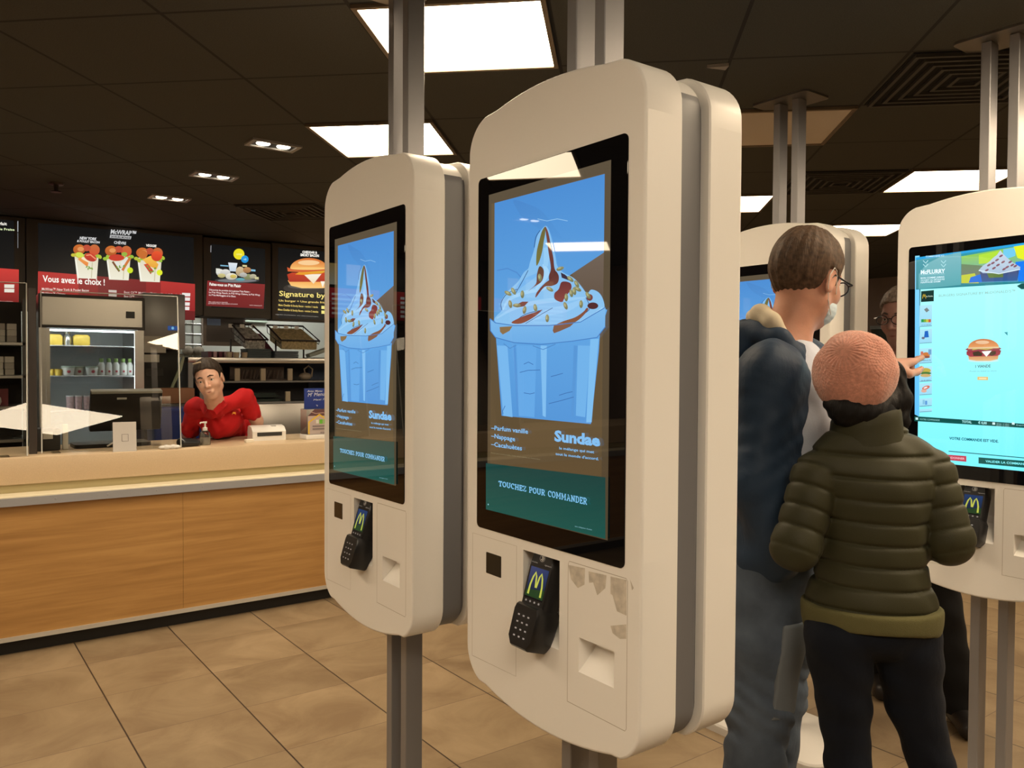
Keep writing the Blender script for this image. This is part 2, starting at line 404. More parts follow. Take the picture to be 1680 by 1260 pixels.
# ================================================================== KIOSKS
def kiosk_outline():
    H = []          # right half from bottom centre to top centre (x>=0)
    def arc(cx, cz, r, a0, a1, n): return [(cx+r*math.cos(math.radians(a0+(a1-a0)*i/n)), cz+r*math.sin(math.radians(a0+(a1-a0)*i/n))) for i in range(n+1)]
    for i in range(9):
        x = .205*i/8; H.append((x, .800+.028*(x/.205)**2))
    H += arc(.205-.006, .905, .0815, -76, 0, 9)[1:]
    H += [(.281, z) for z in (1.2, 1.6, 2.0)]
    H += arc(.281-.085, 2.022, .085, 0, 74, 9)[1:]
    for i in range(8):
        x = .200*(1-i/7.) ; H.append((x, 2.126-.024*(x/.2)**2)) if x < .195 else None
    L_ = [(-x, z) for x, z in reversed(H) if x > 1e-6]
    return H+L_
OUT = kiosk_outline()
def housing():
    b = B(); rings = []
    y0, y1 = -.132, -.037     # front, back of the shell in kiosk space (front is -Y)
    for d, y in ((.005, y0), (.0022, y0+.0008), (.0006, y0+.0025), (0, y0+.005), (0, y1-.003), (.003, y1)):
        rings.append([(x, y, z) for x, z in inset(OUT, d)])
    b.loft(rings)
    o = b.build('housing', paint)
    rec = B(); rec.loft([[(-.065, y0-.02, 1.0), (.055, y0-.02, 1.0), (.055, y0-.02, 1.161), (-.065, y0-.02, 1.161)]]+
                        [[(-.065, y0+.055, 1.07), (.055, y0+.055, 1.07), (.055, y0+.055, 1.161), (-.065, y0+.055, 1.161)]])
    rec2 = B(); rec2.loft([[(-.065, y0-.02, .958), (.055, y0-.02, .958), (.055, y0-.02, 1.15), (-.065, y0-.02, 1.15)],
                           [(-.065, y0+.05, 1.04), (.055, y0+.05, 1.04), (.055, y0+.05, 1.15), (-.065, y0+.05, 1.15)]])
    slot = B(); slot.loft([[(.112, y0-.02, .935), (.216, y0-.02, .935), (.216, y0-.02, 1.026), (.112, y0-.02, 1.026)],
                           [(.120, y0+.040, 1.00), (.208, y0+.040, 1.00), (.208, y0+.040, 1.020), (.120, y0+.040, 1.020)]])
    cut(o, [rec, rec2, slot])
    for f in o.data.polygons:
        if f.area > .03: f.use_smooth = False
    return o
seam = mat('seam_dark_line', (.42, .36, .29), .7)
tapem = mat('tape_residue_grey', (.60, .55, .47), .75, var=.18, vscale=60)
MK = Matrix(((1, 0, 0, 0), (0, 0, -1, 0), (0, 1, 0, 0), (0, 0, 0, 1)))      # sheet (u,v,w) -> (x,-y,z)
def sheet(y): return Matrix.Translation((0, y, 0)) @ MK
def arches(pic, cx, cy, w_, h_, col, th):
    for s in (-1, 1):
        pts = []
        for i in range(13):
            a = PI*i/12; pts.append((cx+s*w_*.25+math.cos(a)*w_*.25*-s*-1, cy+h_*.5-math.sin(a)**.75*h_))
        pic.line(pts, th, col)
def make_kiosk(name, loc, label, picture, tape=False):
    r = empty(name, loc, label, 'order kiosk', -PI/2)
    for i, s in enumerate((-1, 1)):
        px = s*.044
        b = B(); b.box((px-.016, -.0275, .02), (px+.016, .0275, CZ-.008), bev=.002, seg=1).build('post', postm, r)
    B().prism(rrect(-.13, .13, -.085, .085, .02, 4), CZ-.008, CZ).build('ceiling_plate', alum, r)
    bp = B(); bp.loft([[(x, y, z) for x, y in inset(rrect(-.30, .30, -.21, .21, .07, 6), d)] for z, d in ((0, 0), (.03, 0), (.038, .006), (.042, .03))]).build('base_plate', mat('base_plate_white', (.62, .60, .57), .45), r)
    OI = {d: inset(OUT, d) for d in (.011, .014, .022)}
    for nm, test, mm in (('spine', lambda z: z <= 2.062, greysp), ('spine_cap', lambda z: z >= 2.055, paint)):
        sp = B(); sp.loft([[(x, y, z) for (x, z), (_, zz) in zip(OI[d], OUT) if test(zz)] for y, d in ((-.040, .011), (.018, .011), (.026, .014), (.030, .022), (.040, .022))]); sp.build(nm, mm, r)
    h = HOUSING.copy(); COL.objects.link(h); h.parent = r
    h2 = HOUSING.copy(); COL.objects.link(h2); h2.parent = r; h2.rotation_euler = (0, 0, PI)
    for hs, rot in ((h, 0), (h2, PI)):
        bz = BEZEL.copy(); COL.objects.link(bz); bz.parent = hs
    sn = SCAN.copy(); COL.objects.link(sn); sn.parent = h
    dr = DOOR.copy(); COL.objects.link(dr); dr.parent = h; dr = PANEL.copy(); COL.objects.link(dr); dr.parent = h
    me = picture
    pc = bpy.data.objects.new('screen_picture', me); COL.objects.link(pc); pc.parent = h; pc.matrix_local = sheet(-.1345)
    tm = TERM.copy(); COL.objects.link(tm); tm.parent = r
    for ch in TERM.children:
        c = ch.copy(); COL.objects.link(c); c.parent = tm
    if tape:
        tp = Pic(dz=.00003)
        for q_ in (((-.0, 0),),): pass
        F = lambda x, y: (-(onx(1.033, 760+x*.4762, 660+y*.4762)[1]-1.295), onx(1.033, 760+x*.4762, 660+y*.4762)[2])
        tp.fn = F
        for P_ in ([(362, 560), (420, 572), (418, 628), (395, 640), (372, 610)], [(432, 582), (494, 596), (490, 640), (462, 665), (448, 620), (434, 622)],
                   [(508, 600), (563, 612), (563, 735), (530, 720), (515, 665), (508, 660)], [(508, 770), (562, 765), (562, 815), (540, 815), (515, 795)], [(575, 610), (588, 640), (582, 648)]):
            tp.poly(P_, (0, 0, 0))
        t_ = tp.obj('tape_residue', tapem, h, sheet(-.1322)); t_['label'] = 'grey tape residue on the receipt door'
    return r
HOUSING = housing()
BEZEL = B().loft([[(x, y, z) for x, z in inset(rrect(-.239, .239, 1.182, 1.967, .012), d)] for y, d in ((-.131, 0), (-.1335, 0), (-.134, .001))]).build('screen_bezel', blackgl)
for f in BEZEL.data.polygons:
    if f.area > .03: f.use_smooth = False
SCAN = B().loft([[(x, y, z) for x, z in inset(rrect(-.202, -.144, 1.083, 1.131, .002, 2), d)] for y, d in ((-.131, 0), (-.1328, .0005))]).build('scanner_window', mat('scanner_glass', (.03, .025, .018), .15))
def seamline(pts, w_=.0012):
    p = Pic(dz=.00002); p.line(pts, w_, (0, 0, 0)); return p
sl = Pic(dz=.00002)
sl.line([(.0815, .888), (.0815, 1.160), (.0845, 1.166), (.243, 1.166), (.2465, 1.162), (.2465, .893), (.243, .888), (.0845, .888), (.0815, .888)], .0011, (0, 0, 0))
DOOR = sl.obj('door_seam', seam, None, sheet(-.1321))
sl = Pic(dz=.00002)
sl.line([(-.257, .880), (-.257, 1.164), (-.088, 1.164), (-.088, .884), (-.257, .880)], .0009, (0, 0, 0))
PANEL = sl.obj('panel_seam', seam, None, sheet(-.1321))
# payment terminal: slanted black card reader
def terminal():
    root = B(); X = Matrix.Translation((-.010, -.140, 1.062)) @ Matrix.Rotation(math.radians(-17), 4, 'X')   # local: y out of the face, z along its length
    root.q = X
    # lower keypad body (wide, chamfered) and upper display body
    low = [(-.040, -.076), (-.026, -.094), (.026, -.094), (.040, -.076), (.041, -.020), (.034, -.006), (-.034, -.006), (-.041, -.020)]
    root.loft([[(x, y, z) for x, z in inset(low, d)] for y, d in ((.040, .006), (.030, 0), (-.016, 0), (-.022, .004))])
    upo = [(-.036, -.010), (.036, -.010), (.038, .070), (.034, .098), (.018, .112), (-.018, .112), (-.034, .098), (-.038, .070)]
    root.loft([[(x, y-.0 + .0*z, z) for x, z in inset(upo, d)] for y, d in ((.036, .006), (.026, 0), (-.004, 0), (-.010, .004))])
    o = root.build('payment_terminal', blackpl)
    s = Pic(dz=.00004)
    s.rect(-.029, .070, .029, .010, (35, 62, 110), (20, 30, 30))
    s.poly([(-.029, .010), (.029, .010), (.029, .03), (-.029, .022)], (40, 70, 35))
    for sgn in (-1, 1):
        s.line([(sgn*.020, .014), (sgn*.019, .034), (sgn*.015, .050), (sgn*.0095, .060), (sgn*.005, .052), (sgn*.001, .030)], [.006, .005, .0045, .004, .0045, .005], (215, 220, 90))
    s.rect(-.029, .0095, .029, .0065, (10, 10, 12))
    d = s.obj('terminal_display', pic_mat('terminal_screen_light', .75), o, X @ sheet(-.0105))
    k = Pic(dz=.00004); k.rect(-.026, -.020, .026, -.084, (14, 14, 15))
    for i in range(3):
        for j in range(4):
            k.rect(-.018+.016*i-.003, -.028-.014*j, -.018+.016*i+.003, -.031-.014*j, (165, 165, 170))
    k2 = Pic(dz=.00004); k2.rect(-.030, .0055, .030, -.003, (14, 14, 15))
    for i in range(4): k2.ell(-.021+.014*i, .001, .003, .0022, (150, 150, 155), n=8)
    k2.obj('function_key', pic_mat('keypad_print', .25, base=1, rough=.4), o, X @ sheet(-.0106))
    k3 = Pic(dz=.00004); k3.poly([(-.034, .076), (.034, .076), (.030, .098), (.015, .108), (-.015, .108), (-.030, .098)], (10, 10, 10))
    k3.ell(0, .091, .009, .008, (120, 115, 110), n=14); k3.ell(0, .091, .007, .006, (12, 12, 12), n=14); k3.line([(-.003, .087), (.001, .091), (-.003, .095)], .0015, (220, 215, 200)); k3.line([(.001, .086), (.005, .091), (.001, .096)], .0015, (220, 215, 200))
    k3.text('contactless', -.033, .078, -.012, .078, -.003, (170, 170, 170)); k3.text('signature', .012, .078, .033, .078, -.003, (170, 170, 170))
    k3.obj('contactless_reader', MATS['keypad_print'], o, X @ sheet(-.0106))
    V2 = []
    for (u, v, w_) in k.V: V2.append((u, v, w_ + (.0118 if v < -.01 else 0)))
    k.V = V2
    k.obj('keypad', pic_mat('keypad_print', .25, base=1, rough=.4), o, X @ sheet(-.0106))
    return o
TERM = terminal()
# ---- the dessert picture shown on three kiosks
def dessert_picture():
    cx_ = 1.295
    def F(x, y):   # crop origin 780,270 scale .34106
        p = onx(1.0335, 780+x*.34106, 270+y*.34106); return (-(p[1]-cx_), p[2])
    def F2(x, y):  # crop origin 780,680 scale .33333
        p = onx(1.0335, 780+x/3., 680+y/3.); return (-(p[1]-cx_), p[2])
    p = Pic(F)
    p.fn = lambda x, y: (x, y)
    p.rect(-.196, 1.926, .196, 1.227, (92, 80, 62), (78, 64, 44))
    p.rect(-.186, 1.905, .178, 1.3, (104, 88, 64), (92, 74, 48))
    p.fn = F
    bl = (104, 170, 228)
    p.poly([(98, 186), (628, 46), (624, 424), (470, 526), (420, 560), (640, 700), (620, 760), (200, 800), (95, 760)], (76, 142, 212), (98, 166, 226))
    p.sm = True; p.poly([(190, 172), (255, 190), (330, 230), (420, 350), (395, 350), (330, 320), (240, 262), (205, 215)], (74, 136, 204), (84, 150, 216)); p.sm = False
    
    p.poly([(624, 424), (470, 526), (500, 590), (600, 640), (620, 700)], (112, 98, 86), (96, 80, 66))
    p.line([(110, 510), (160, 500), (205, 520), (240, 560)], 5, (80, 138, 205))
    p.line([(305, 262), (350, 272), (400, 262), (450, 272)], 3, (150, 200, 240))
    # cup
    cupc = (96, 164, 226)
    p.poly([(104, 820), (605, 820), (600, 900), (562, 1248), (350, 1228), (132, 1208)], (96, 164, 226), (84, 150, 216))
    for x0, x1, x2, x3, c in ((110, 160, 185, 140, (120, 184, 238)), (190, 200, 215, 205, (84, 148, 214)), (205, 300, 290, 215, (100, 168, 230)), (320, 350, 345, 330, (128, 190, 240)), (480, 498, 480, 468, (86, 150, 214)), (500, 560, 535, 490, (112, 178, 234))):
        p.poly([(x0, 870), (x1, 872), (x2, 1215), (x3, 1208)], c)
    p.poly([(560, 840), (600, 838), (566, 1240), (540, 1240)], (126, 190, 240))
    for P_ in ([(220, 1000), (260, 990), (318, 988)], [(240, 960), (262, 950), (285, 962)], [(370, 1020), (400, 1012), (428, 1004)], [(240, 1098), (270, 1103), (292, 1098)], [(360, 1150), (420, 1135), (480, 1118)], [(150, 1160), (138, 1185), (140, 1200)], [(410, 1110), (440, 1100), (475, 1092)]):
        p.line(P_, 3, (58, 108, 172))
    # ice cream body
    p.sm = True
    p.poly([(100, 750), (112, 725), (135, 700), (130, 665), (150, 625), (185, 590), (215, 560), (240, 520), (262, 500), (270, 470), (290, 410), (303, 350), (322, 318), (345, 296), (362, 318), (380, 380), (392, 440), (402, 490), (430, 520), (470, 540), (495, 560), (520, 590), (545, 620), (565, 602), (600, 615), (622, 650), (628, 700), (600, 760), (480, 800), (300, 800), (150, 790)], (130, 188, 236), (140, 196, 240))
    # soft-serve folds
    for P_, wd, c in (([(140, 700), (170, 650), (250, 615), (330, 600), (400, 560)], [6, 14, 18, 14, 5], (158, 208, 246)), ([(110, 740), (200, 690), (320, 660), (440, 650), (540, 640)], [6, 16, 22, 18, 6], (156, 206, 245)),
                      ([(200, 620), (215, 590), (260, 555), (320, 520)], [6, 22, 24, 8], (120, 182, 238)), ([(250, 760), (350, 715), (450, 690), (530, 650)], [8, 30, 34, 12], (150, 202, 244)),
                      ([(420, 790), (500, 770), (580, 730), (620, 690)], [8, 20, 24, 10], (160, 210, 246)), ([(335, 480), (350, 520), (330, 560), (300, 600)], [10, 26, 24, 10], (166, 214, 248)),
                      ([(345, 400), (350, 440), (345, 490)], [18, 26, 20], (150, 204, 244))):
        p.line(P_, wd, c)
    for P_, wd in (([(135, 700), (132, 665), (160, 622), (210, 600)], 3), ([(200, 622), (230, 570), (262, 510)], 3), ([(190, 762), (250, 720), (330, 700)], 3), ([(410, 600), (400, 640), (430, 660)], 3), ([(250, 765), (330, 718), (380, 690)], 2.5), ([(540, 640), (560, 690), (530, 720)], 3), ([(292, 400), (300, 350), (320, 318)], 3)):
        p.line(P_, wd, (50, 84, 130))
    br = (128, 74, 66); ol = (110, 104, 60)
    p.poly([(345, 300), (330, 320), (318, 360), (304, 420), (302, 485), (315, 470), (330, 420), (338, 370), (345, 330)], ol, (120, 116, 60))
    p.poly([(345, 300), (360, 330), (372, 390), (384, 450), (390, 500), (408, 540), (395, 560), (370, 575), (362, 540), (372, 500), (362, 430), (352, 360)], (122, 70, 62), (96, 52, 48))
    p.poly([(390, 510), (410, 535), (405, 570), (375, 585), (340, 590), (300, 640), (305, 615), (345, 570), (380, 545)], (92, 50, 46), (126, 72, 64))
    p.poly([(318, 490), (338, 510), (330, 560), (290, 590), (262, 610), (300, 575), (305, 530)], (96, 70, 50), br)
    p.poly([(425, 565), (465, 570), (470, 600), (440, 640), (425, 662), (392, 648), (390, 620), (410, 600)], (108, 52, 52), (140, 72, 66))
    p.poly([(420, 520), (440, 530), (470, 555), (465, 560), (425, 545)], (60, 46, 62))
    p.poly([(182, 760), (240, 730), (300, 710), (330, 700), (290, 735), (230, 765)], (124, 66, 60), (140, 84, 60))
    p.poly([(190, 682), (235, 660), (265, 660), (245, 682), (210, 688)], (120, 76, 66))
    p.poly([(130, 775), (190, 772), (175, 800), (140, 820), (130, 800)], (150, 108, 56))
    p.poly([(386, 800), (392, 775), (430, 755), (490, 735), (530, 708), (545, 690), (552, 700), (510, 745), (460, 775), (415, 800), (392, 815)], (130, 76, 60), (140, 98, 56))
    p.ell(575, 680, 26, 16, (80, 40, 44)); p.ell(560, 640, 15, 16, (120, 66, 60))
    # chopped nuts
    for x, y, a in ((320, 545, 80), (368, 600, 30), (418, 502, -20), (498, 575, 60), (487, 610, 80), (445, 680, 70), (520, 672, 90), (357, 740, 90), (300, 690, 80), (248, 700, 100), (195, 610, 60), (238, 625, 90), (180, 672, 80), (505, 600, 30), (450, 640, 90), (470, 552, 40), (555, 630, 60), (212, 678, 0), (170, 620, 30), (475, 620, 80)):
        p.ell(x, y, 19, 9, (150, 150, 110), (116, 118, 84), rot=a, n=10); p.ell(x-3, y-3, 9, 4, (176, 174, 128), rot=a, n=8)
    p.sm = False
    # clear rim
    p.poly([(84, 742), (110, 762), (200, 775), (370, 775), (520, 758), (640, 690), (638, 780), (600, 830), (400, 862), (200, 855), (110, 830), (86, 800)], (126, 186, 236), (108, 172, 230))
    p.poly([(130, 782), (192, 778), (178, 800), (145, 818), (132, 805)], (140, 112, 74)); p.poly([(386, 800), (392, 772), (430, 768), (500, 752), (470, 780), (420, 802), (392, 812)], (130, 92, 70))
    for P_ in ([(84, 742), (110, 762), (200, 775), (370, 775), (520, 758), (640, 688)], [(86, 800), (110, 832), (200, 857), (330, 866), (480, 850), (600, 832), (640, 780)]):
        p.line(P_, 4, (70, 124, 190))
    p.line([(84, 742), (86, 800)], 4, (70, 124, 190)); p.line([(150, 862), (180, 885), (210, 868)], 4, (80, 138, 200)); p.line([(290, 872), (340, 890), (400, 864)], 4, (80, 138, 200))
    # captions
    p.fn = F2
    p.poly([(66, 238), (655, 308), (655, 610), (66, 465)], (0, 62, 60), (2, 80, 72))
    tx = (128, 190, 240)
    p.text('–Parfum vanille', 92, 74, 274, 94, 22, tx, .02); p.text('–Nappage', 92, 113, 210, 131, 22, tx, .02); p.text('–Cacahuètes', 92, 154, 244, 176, 22, tx, .02)
    p.text('Sundae', 404, 128, 630, 154, 52, tx, .045)
    p.text('le mélange qui met', 428, 170, 600, 190, 13, tx, .02); p.text("tout le monde d'accord.", 410, 198, 623, 224, 13, tx, .02)
    p.text('Photo non contractuelle. Selon disponibilité en restaurant.', 92, 190, 335, 222, 5, (140, 130, 100))
    p.text('sans obligation d’achat', 505, 550, 590, 568, 6, (140, 190, 200)); p.ell(78, 441, 3, 4, (140, 190, 200), n=8)
    # TOUCHEZ POUR COMMANDER in slab letters
    slab(p, 'TOUCHEZ POUR COMMANDER', 130, 350, 573, 442, 25, 33, (128, 196, 240))
    return p
# slab-serif capitals drawn as strokes in a unit cell (x 0..w, y 0..1 up)
def _arc(cx, cy, rx, ry, a0, a1, n=10): return [(cx+rx*math.cos(math.radians(a0+(a1-a0)*i/n)), cy+ry*math.sin(math.radians(a0+(a1-a0)*i/n))) for i in range(n+1)]
SL = {'T': (.8, [[(.4, 0), (.4, .92)], [(.0, .94), (.8, .94)], [(.04, .94), (.04, .72)], [(.76, .94), (.76, .72)], [(.2, .05), (.6, .05)]]),
      'O': (.85, [_arc(.42, .5, .36, .45, 0, 360, 20)]),
      'U': (.9, [[(.16, .95), (.16, .35)]+_arc(.45, .35, .29, .3, 180, 360)+[(.74, .95)], [(0, .94), (.32, .94)], [(.58, .94), (.9, .94)]]),
      'C': (.8, [_arc(.45, .5, .37, .45, 50, 310, 14), [(.72, .94), (.72, .66)]]),
      'H': (.95, [[(.18, .05), (.18, .94)], [(.77, .05), (.77, .94)], [(.18, .5), (.77, .5)]]+[[(a, b), (a+.34, b)] for a in (.01, .60) for b in (.05, .94)]),
      'E': (.75, [[(.18, .05), (.18, .94)], [(0, .94), (.7, .94)], [(0, .05), (.72, .05)], [(.18, .5), (.52, .5)], [(.68, .94), (.68, .72)], [(.70, .05), (.70, .27)], [(.5, .38), (.5, .62)]]),
      'Z': (.75, [[(.06, .94), (.68, .94), (.08, .06), (.7, .06)], [(.06, .94), (.06, .72)], [(.7, .06), (.7, .28)]]),
      'P': (.78, [[(.18, .05), (.18, .94)], [(0, .94), (.42, .94)]+_arc(.42, .7, .28, .24, 90, -90)+[(.18, .46)], [(0, .05), (.4, .05)]]),
      'R': (.88, [[(.18, .05), (.18, .94)], [(0, .94), (.42, .94)]+_arc(.42, .71, .27, .23, 90, -90)+[(.18, .48)], [(0, .05), (.36, .05)], [(.42, .48), (.72, .06), (.88, .05)]]),
      'M': (1.15, [[(.2, .05), (.2, .94)], [(.2, .9), (.57, .3), (.95, .9)], [(.95, .05), (.95, .94)], [(.02, .94), (.3, .94)], [(.85, .94), (1.13, .94)], [(.02, .05), (.38, .05)], [(.77, .05), (1.13, .05)]]),
      'A': (.95, [[(.16, .06), (.47, .94), (.79, .06)], [(.27, .36), (.68, .36)], [(0, .05), (.32, .05)], [(.63, .05), (.95, .05)], [(.3, .94), (.5, .94)]]),
      'N': (.95, [[(.18, .05), (.18, .94)], [(.18, .92), (.77, .08)], [(.77, .05), (.77, .94)], [(0, .05), (.36, .05)], [(0, .94), (.25, .94)], [(.59, .94), (.95, .94)]]),
      'D': (.88, [[(.18, .05), (.18, .94)], [(0, .94), (.4, .94)]+_arc(.4, .5, .38, .44, 90, -90, 12)+[(0, .06)]]), ' ': (.45, [])}
def slab(p, s, x0, y0, x1, y1, h0, h1, col):
    tot = sum(SL[c][0]+.14 for c in s)-.14; t = 0
    for c in s:
        w_, st = SL[c]
        for S in st:
            pts = []
            for a, b in S:
                f = (t+a)/tot; hh = h0+(h1-h0)*f; pts.append((x0+(x1-x0)*f, y0+(y1-y0)*f-b*hh))
            p.line(pts, .17*h0, col)
        t += w_+.14
dp = dessert_picture()
DESS = dp.obj('screen_picture', pic_mat('screen_light', 1.0, rough=.02)); DESS_ME = DESS.data; bpy.data.objects.remove(DESS)

# ---- ordering page shown on the right-hand kiosk
def order_page():
    def F(x, y):   # crop origin 1480,380 scale 1/3
        p = onx(2.8, 1480+x/3., 380+y/3.); return (-(p[1]-1.235), p[2])
    def K(x, y):   # crop 1400,300 scale 1/6
        return F((1400+x/6.-1480)*3, (300+y/6.-380)*3)
    p = Pic(None); L_, R_, T_, Bt = -.196, .196, 1.926, 1.227
    p.rect(L_, T_, R_, Bt, (178, 255, 253), (120, 240, 255))
    p.fn = F
    p.poly([(66, 120), (88, 118), (86, 910), (64, 900)], (130, 210, 248), (96, 190, 245))
    p.poly([(70, 128), (640, 50), (640, 252), (70, 286)], (46, 150, 168), (30, 128, 140))
    p.poly([(70, 128), (640, 50), (640, 62), (70, 140)], (40, 160, 220))
    p.poly([(82, 285), (84, 210), (120, 160), (200, 120), (292, 100), (292, 262), (170, 275)], (112, 178, 188), (70, 160, 170))
    for cx in (118, 206):
        for dy in (0, 18): p.line([(cx-12, 143+dy), (cx, 156+dy), (cx+12, 142+dy)], 4, (170, 220, 228))
    p.text('COMMANDEZ ICI', 118, 127, 208, 122, 8, (200, 235, 240), .02)
    p.text('McFLURRY', 94, 210, 214, 203, 20, (225, 245, 250), .04)
    p.text('PARFUM VANILLE DAIM', 95, 217, 212, 211, 5, (170, 215, 225))
    p.text('BON COMME JAMAIS', 94, 234, 210, 227, 9, (215, 240, 248), .02); p.text('OUVERT AU MOINDRE', 94, 245, 212, 238, 8, (205, 235, 242), .02); p.text('NAPPAGE DAIM', 94, 255, 190, 249, 8, (215, 240, 248), .02)
    # colourful photo
    p.poly([(294, 122), (600, 68), (640, 60), (640, 238), (600, 246), (294, 254)], (150, 205, 70), (70, 150, 190))
    p.poly([(294, 160), (400, 168), (420, 215), (294, 215)], (96, 130, 90), (110, 120, 110)); p.poly([(294, 215), (360, 205), (380, 254), (294, 254)], (190, 200, 60))
    p.poly([(340, 225), (420, 200), (430, 246), (330, 252)], (20, 110, 215)); p.poly([(500, 88), (560, 78), (560, 120), (500, 140)], (110, 200, 235))
    p.poly([(552, 74), (640, 60), (640, 150), (570, 130)], (225, 235, 40)); p.poly([(560, 150), (640, 140), (640, 238), (575, 246)], (10, 120, 240)); p.poly([(380, 115), (480, 95), (470, 150), (380, 160)], (175, 220, 60))
    p.poly([(384, 190), (580, 180), (570, 242), (396, 248)], (66, 70, 110), (40, 90, 150)); p.poly([(420, 205), (500, 200), (500, 225), (430, 228)], (90, 120, 60))
    p.poly([(380, 190), (400, 168), (430, 150), (450, 130), (470, 115), (486, 92), (498, 108), (520, 130), (545, 150), (585, 175), (580, 188), (480, 205), (400, 205)], (200, 214, 228), (165, 190, 214))
    for x, y in ((430, 165), (455, 180), (470, 140), (500, 150), (520, 175), (545, 165), (420, 190), (490, 120), (535, 150), (560, 170), (450, 155), (505, 185), (475, 165)):
        p.ell(x, y, 11, 5, (150, 96, 110), (110, 70, 90), rot=-30, n=8)
    p.line([(380, 192), (480, 208), (584, 186)], 4, (220, 238, 246))
    p.poly([(568, 268), (590, 256), (640, 252), (640, 282), (590, 284)], (10, 80, 78))
    p.poly([(97, 294), (160, 288), (159, 343), (96, 347)], (16, 56, 50), (10, 42, 40))
    for s in (-1, 1): p.line([(112+s*8, 330), (112+s*6, 314), (112+s*3.5, 308), (112, 322)], 2.6, (200, 170, 50))
    p.text('by Étoiles', 122, 322, 155, 320, 6, (200, 220, 200), .02)
    p.text('BURGERS SIGNATURE BY McDONALD’S™', 184, 322, 560, 298, 12, (150, 200, 196), .02)
    ys = ((360, 470, 0), (478, 552, 1), (572, 650, 2), (662, 740, 3), (744, 806, 4), (818, 862, 5), (870, 890, 6))
    for a, b, k in ys:
        p.poly([(90, a+4), (152, a), (150, b-4), (88, b)], (172, 226, 240), (150, 214, 240)); p.line([(90, b-2), (150, b-6)], 2, (70, 110, 120))
    p.poly([(112, 384), (126, 374), (138, 388), (124, 398)], (120, 130, 130)); [p.poly([(98+12*i, 432), (110+12*i, 431), (110+12*i, 446), (98+12*i, 447)], c) for i, c in enumerate(((40, 150, 80), (120, 170, 60), (200, 190, 70), (190, 90, 60)))]
    p.text('CHEF', 100, 464, 146, 461, 6, (90, 150, 160))
    p.poly([(116, 490), (132, 488), (136, 520), (112, 522)], (30, 100, 190)); p.ell(108, 524, 8, 6, (110, 110, 130))
    p.ell(122, 606, 20, 12, (200, 120, 60)); p.ell(122, 617, 20, 6, (140, 80, 60)); p.rect(96, 590, 108, 612, (200, 110, 90)); p.rect(134, 580, 148, 605, (110, 160, 200)); p.text('MENUS', 100, 638, 146, 635, 6, (60, 90, 100))
    p.ell(120, 684, 26, 13, (190, 170, 70)); p.ell(120, 697, 28, 7, (70, 120, 60)); p.ell(120, 708, 26, 8, (200, 170, 110)); p.text('BURGERS', 100, 736, 144, 733, 5, (60, 90, 100))
    p.ell(122, 768, 20, 9, (210, 110, 90), rot=-20); p.ell(112, 784, 14, 8, (220, 170, 150)); p.ell(120, 768, 10, 4, (235, 230, 225), rot=-20)
    p.rect(106, 828, 116, 850, (130, 190, 220)); p.rect(118, 832, 128, 852, (90, 150, 210)); p.text('BOISSONS', 96, 862, 138, 859, 5, (90, 150, 160))
    # burger
    p.ell(404, 635, 76, 8, (200, 235, 232)); p.poly([(330, 610), (480, 605), (476, 628), (440, 636), (370, 636), (334, 630)], (200, 140, 90), (228, 180, 130))
    p.poly([(322, 590), (340, 582), (470, 576), (492, 586), (486, 606), (470, 612), (340, 616), (322, 606)], (140, 50, 60), (168, 66, 76))
    p.poly([(352, 594), (380, 588), (400, 600), (396, 612), (356, 612)], (70, 56, 40)); p.poly([(440, 590), (466, 588), (466, 604), (446, 612), (432, 606)], (80, 60, 46)); p.poly([(396, 590), (446, 586), (420, 616)], (245, 250, 240))
    p.poly([(316, 580), (330, 572), (480, 568), (494, 576), (480, 584), (330, 588)], (150, 70, 80)); p.line([(350, 582), (380, 576), (420, 580), (450, 574)], 6, (190, 170, 80))
    p.ell(406, 572, 76, 44, (196, 118, 70), (230, 160, 100), a0=180, a1=360, n=18); p.ell(400, 545, 34, 9, (232, 190, 150)); p.poly([(330, 570), (482, 566), (482, 574), (330, 578)], (226, 196, 150))
    p.text('1 VIANDE', 366, 670, 440, 668, 14, (80, 110, 110), .02); p.text('Poulet ou bœuf au choix', 338, 690, 470, 688, 6, (120, 160, 160)); p.rect(376, 714, 428, 731, (226, 190, 120)); p.rect(384, 719, 420, 726, (246, 226, 176))
    p.poly([(508, 496), (524, 494), (524, 512)], (60, 160, 170)); p.line([(512, 497), (523, 508)], 2, (30, 110, 130))
    # order bar
    p.poly([(66, 908), (640, 948), (640, 968), (66, 932)], (6, 70, 66), (10, 84, 78))
    p.rect(72, 914, 84, 926, (190, 235, 235)); p.text('VOTRE COMMANDE', 92, 926, 190, 932, 8, (150, 215, 215)); p.text('TOTAL', 300, 940, 348, 943, 12, (170, 235, 235), .03); p.text('€ 0,00', 380, 945, 422, 948, 12, (170, 235, 235), .03)
    for x in (450, 546): p.rect(x, 938, x+13, 950, (210, 245, 245))
    for i in range(3): p.text('Manger sur place', 470, 945+6*i, 532, 949+6*i, 4, (170, 225, 225))
    p.text('Emporter', 568, 954, 620, 957, 6, (170, 225, 225))
    p.text('VOTRE COMMANDE EST VIDE.', 238, 1022, 480, 1038, 13, (10, 96, 110), .035)
    p.line([(235, 1080), (640, 1116)], 4, (10, 90, 90)); p.poly([(190, 1094), (322, 1104), (322, 1132), (190, 1120)], (190, 60, 80)); p.text('ABANDONNER', 205, 1113, 314, 1122, 10, (235, 180, 190), .03)
    p.poly([(382, 1110), (640, 1130), (640, 1164), (382, 1140)], (8, 84, 78)); p.text('VALIDER LA COMMANDE', 416, 1134, 630, 1150, 11, (130, 235, 240), .03)
    return p
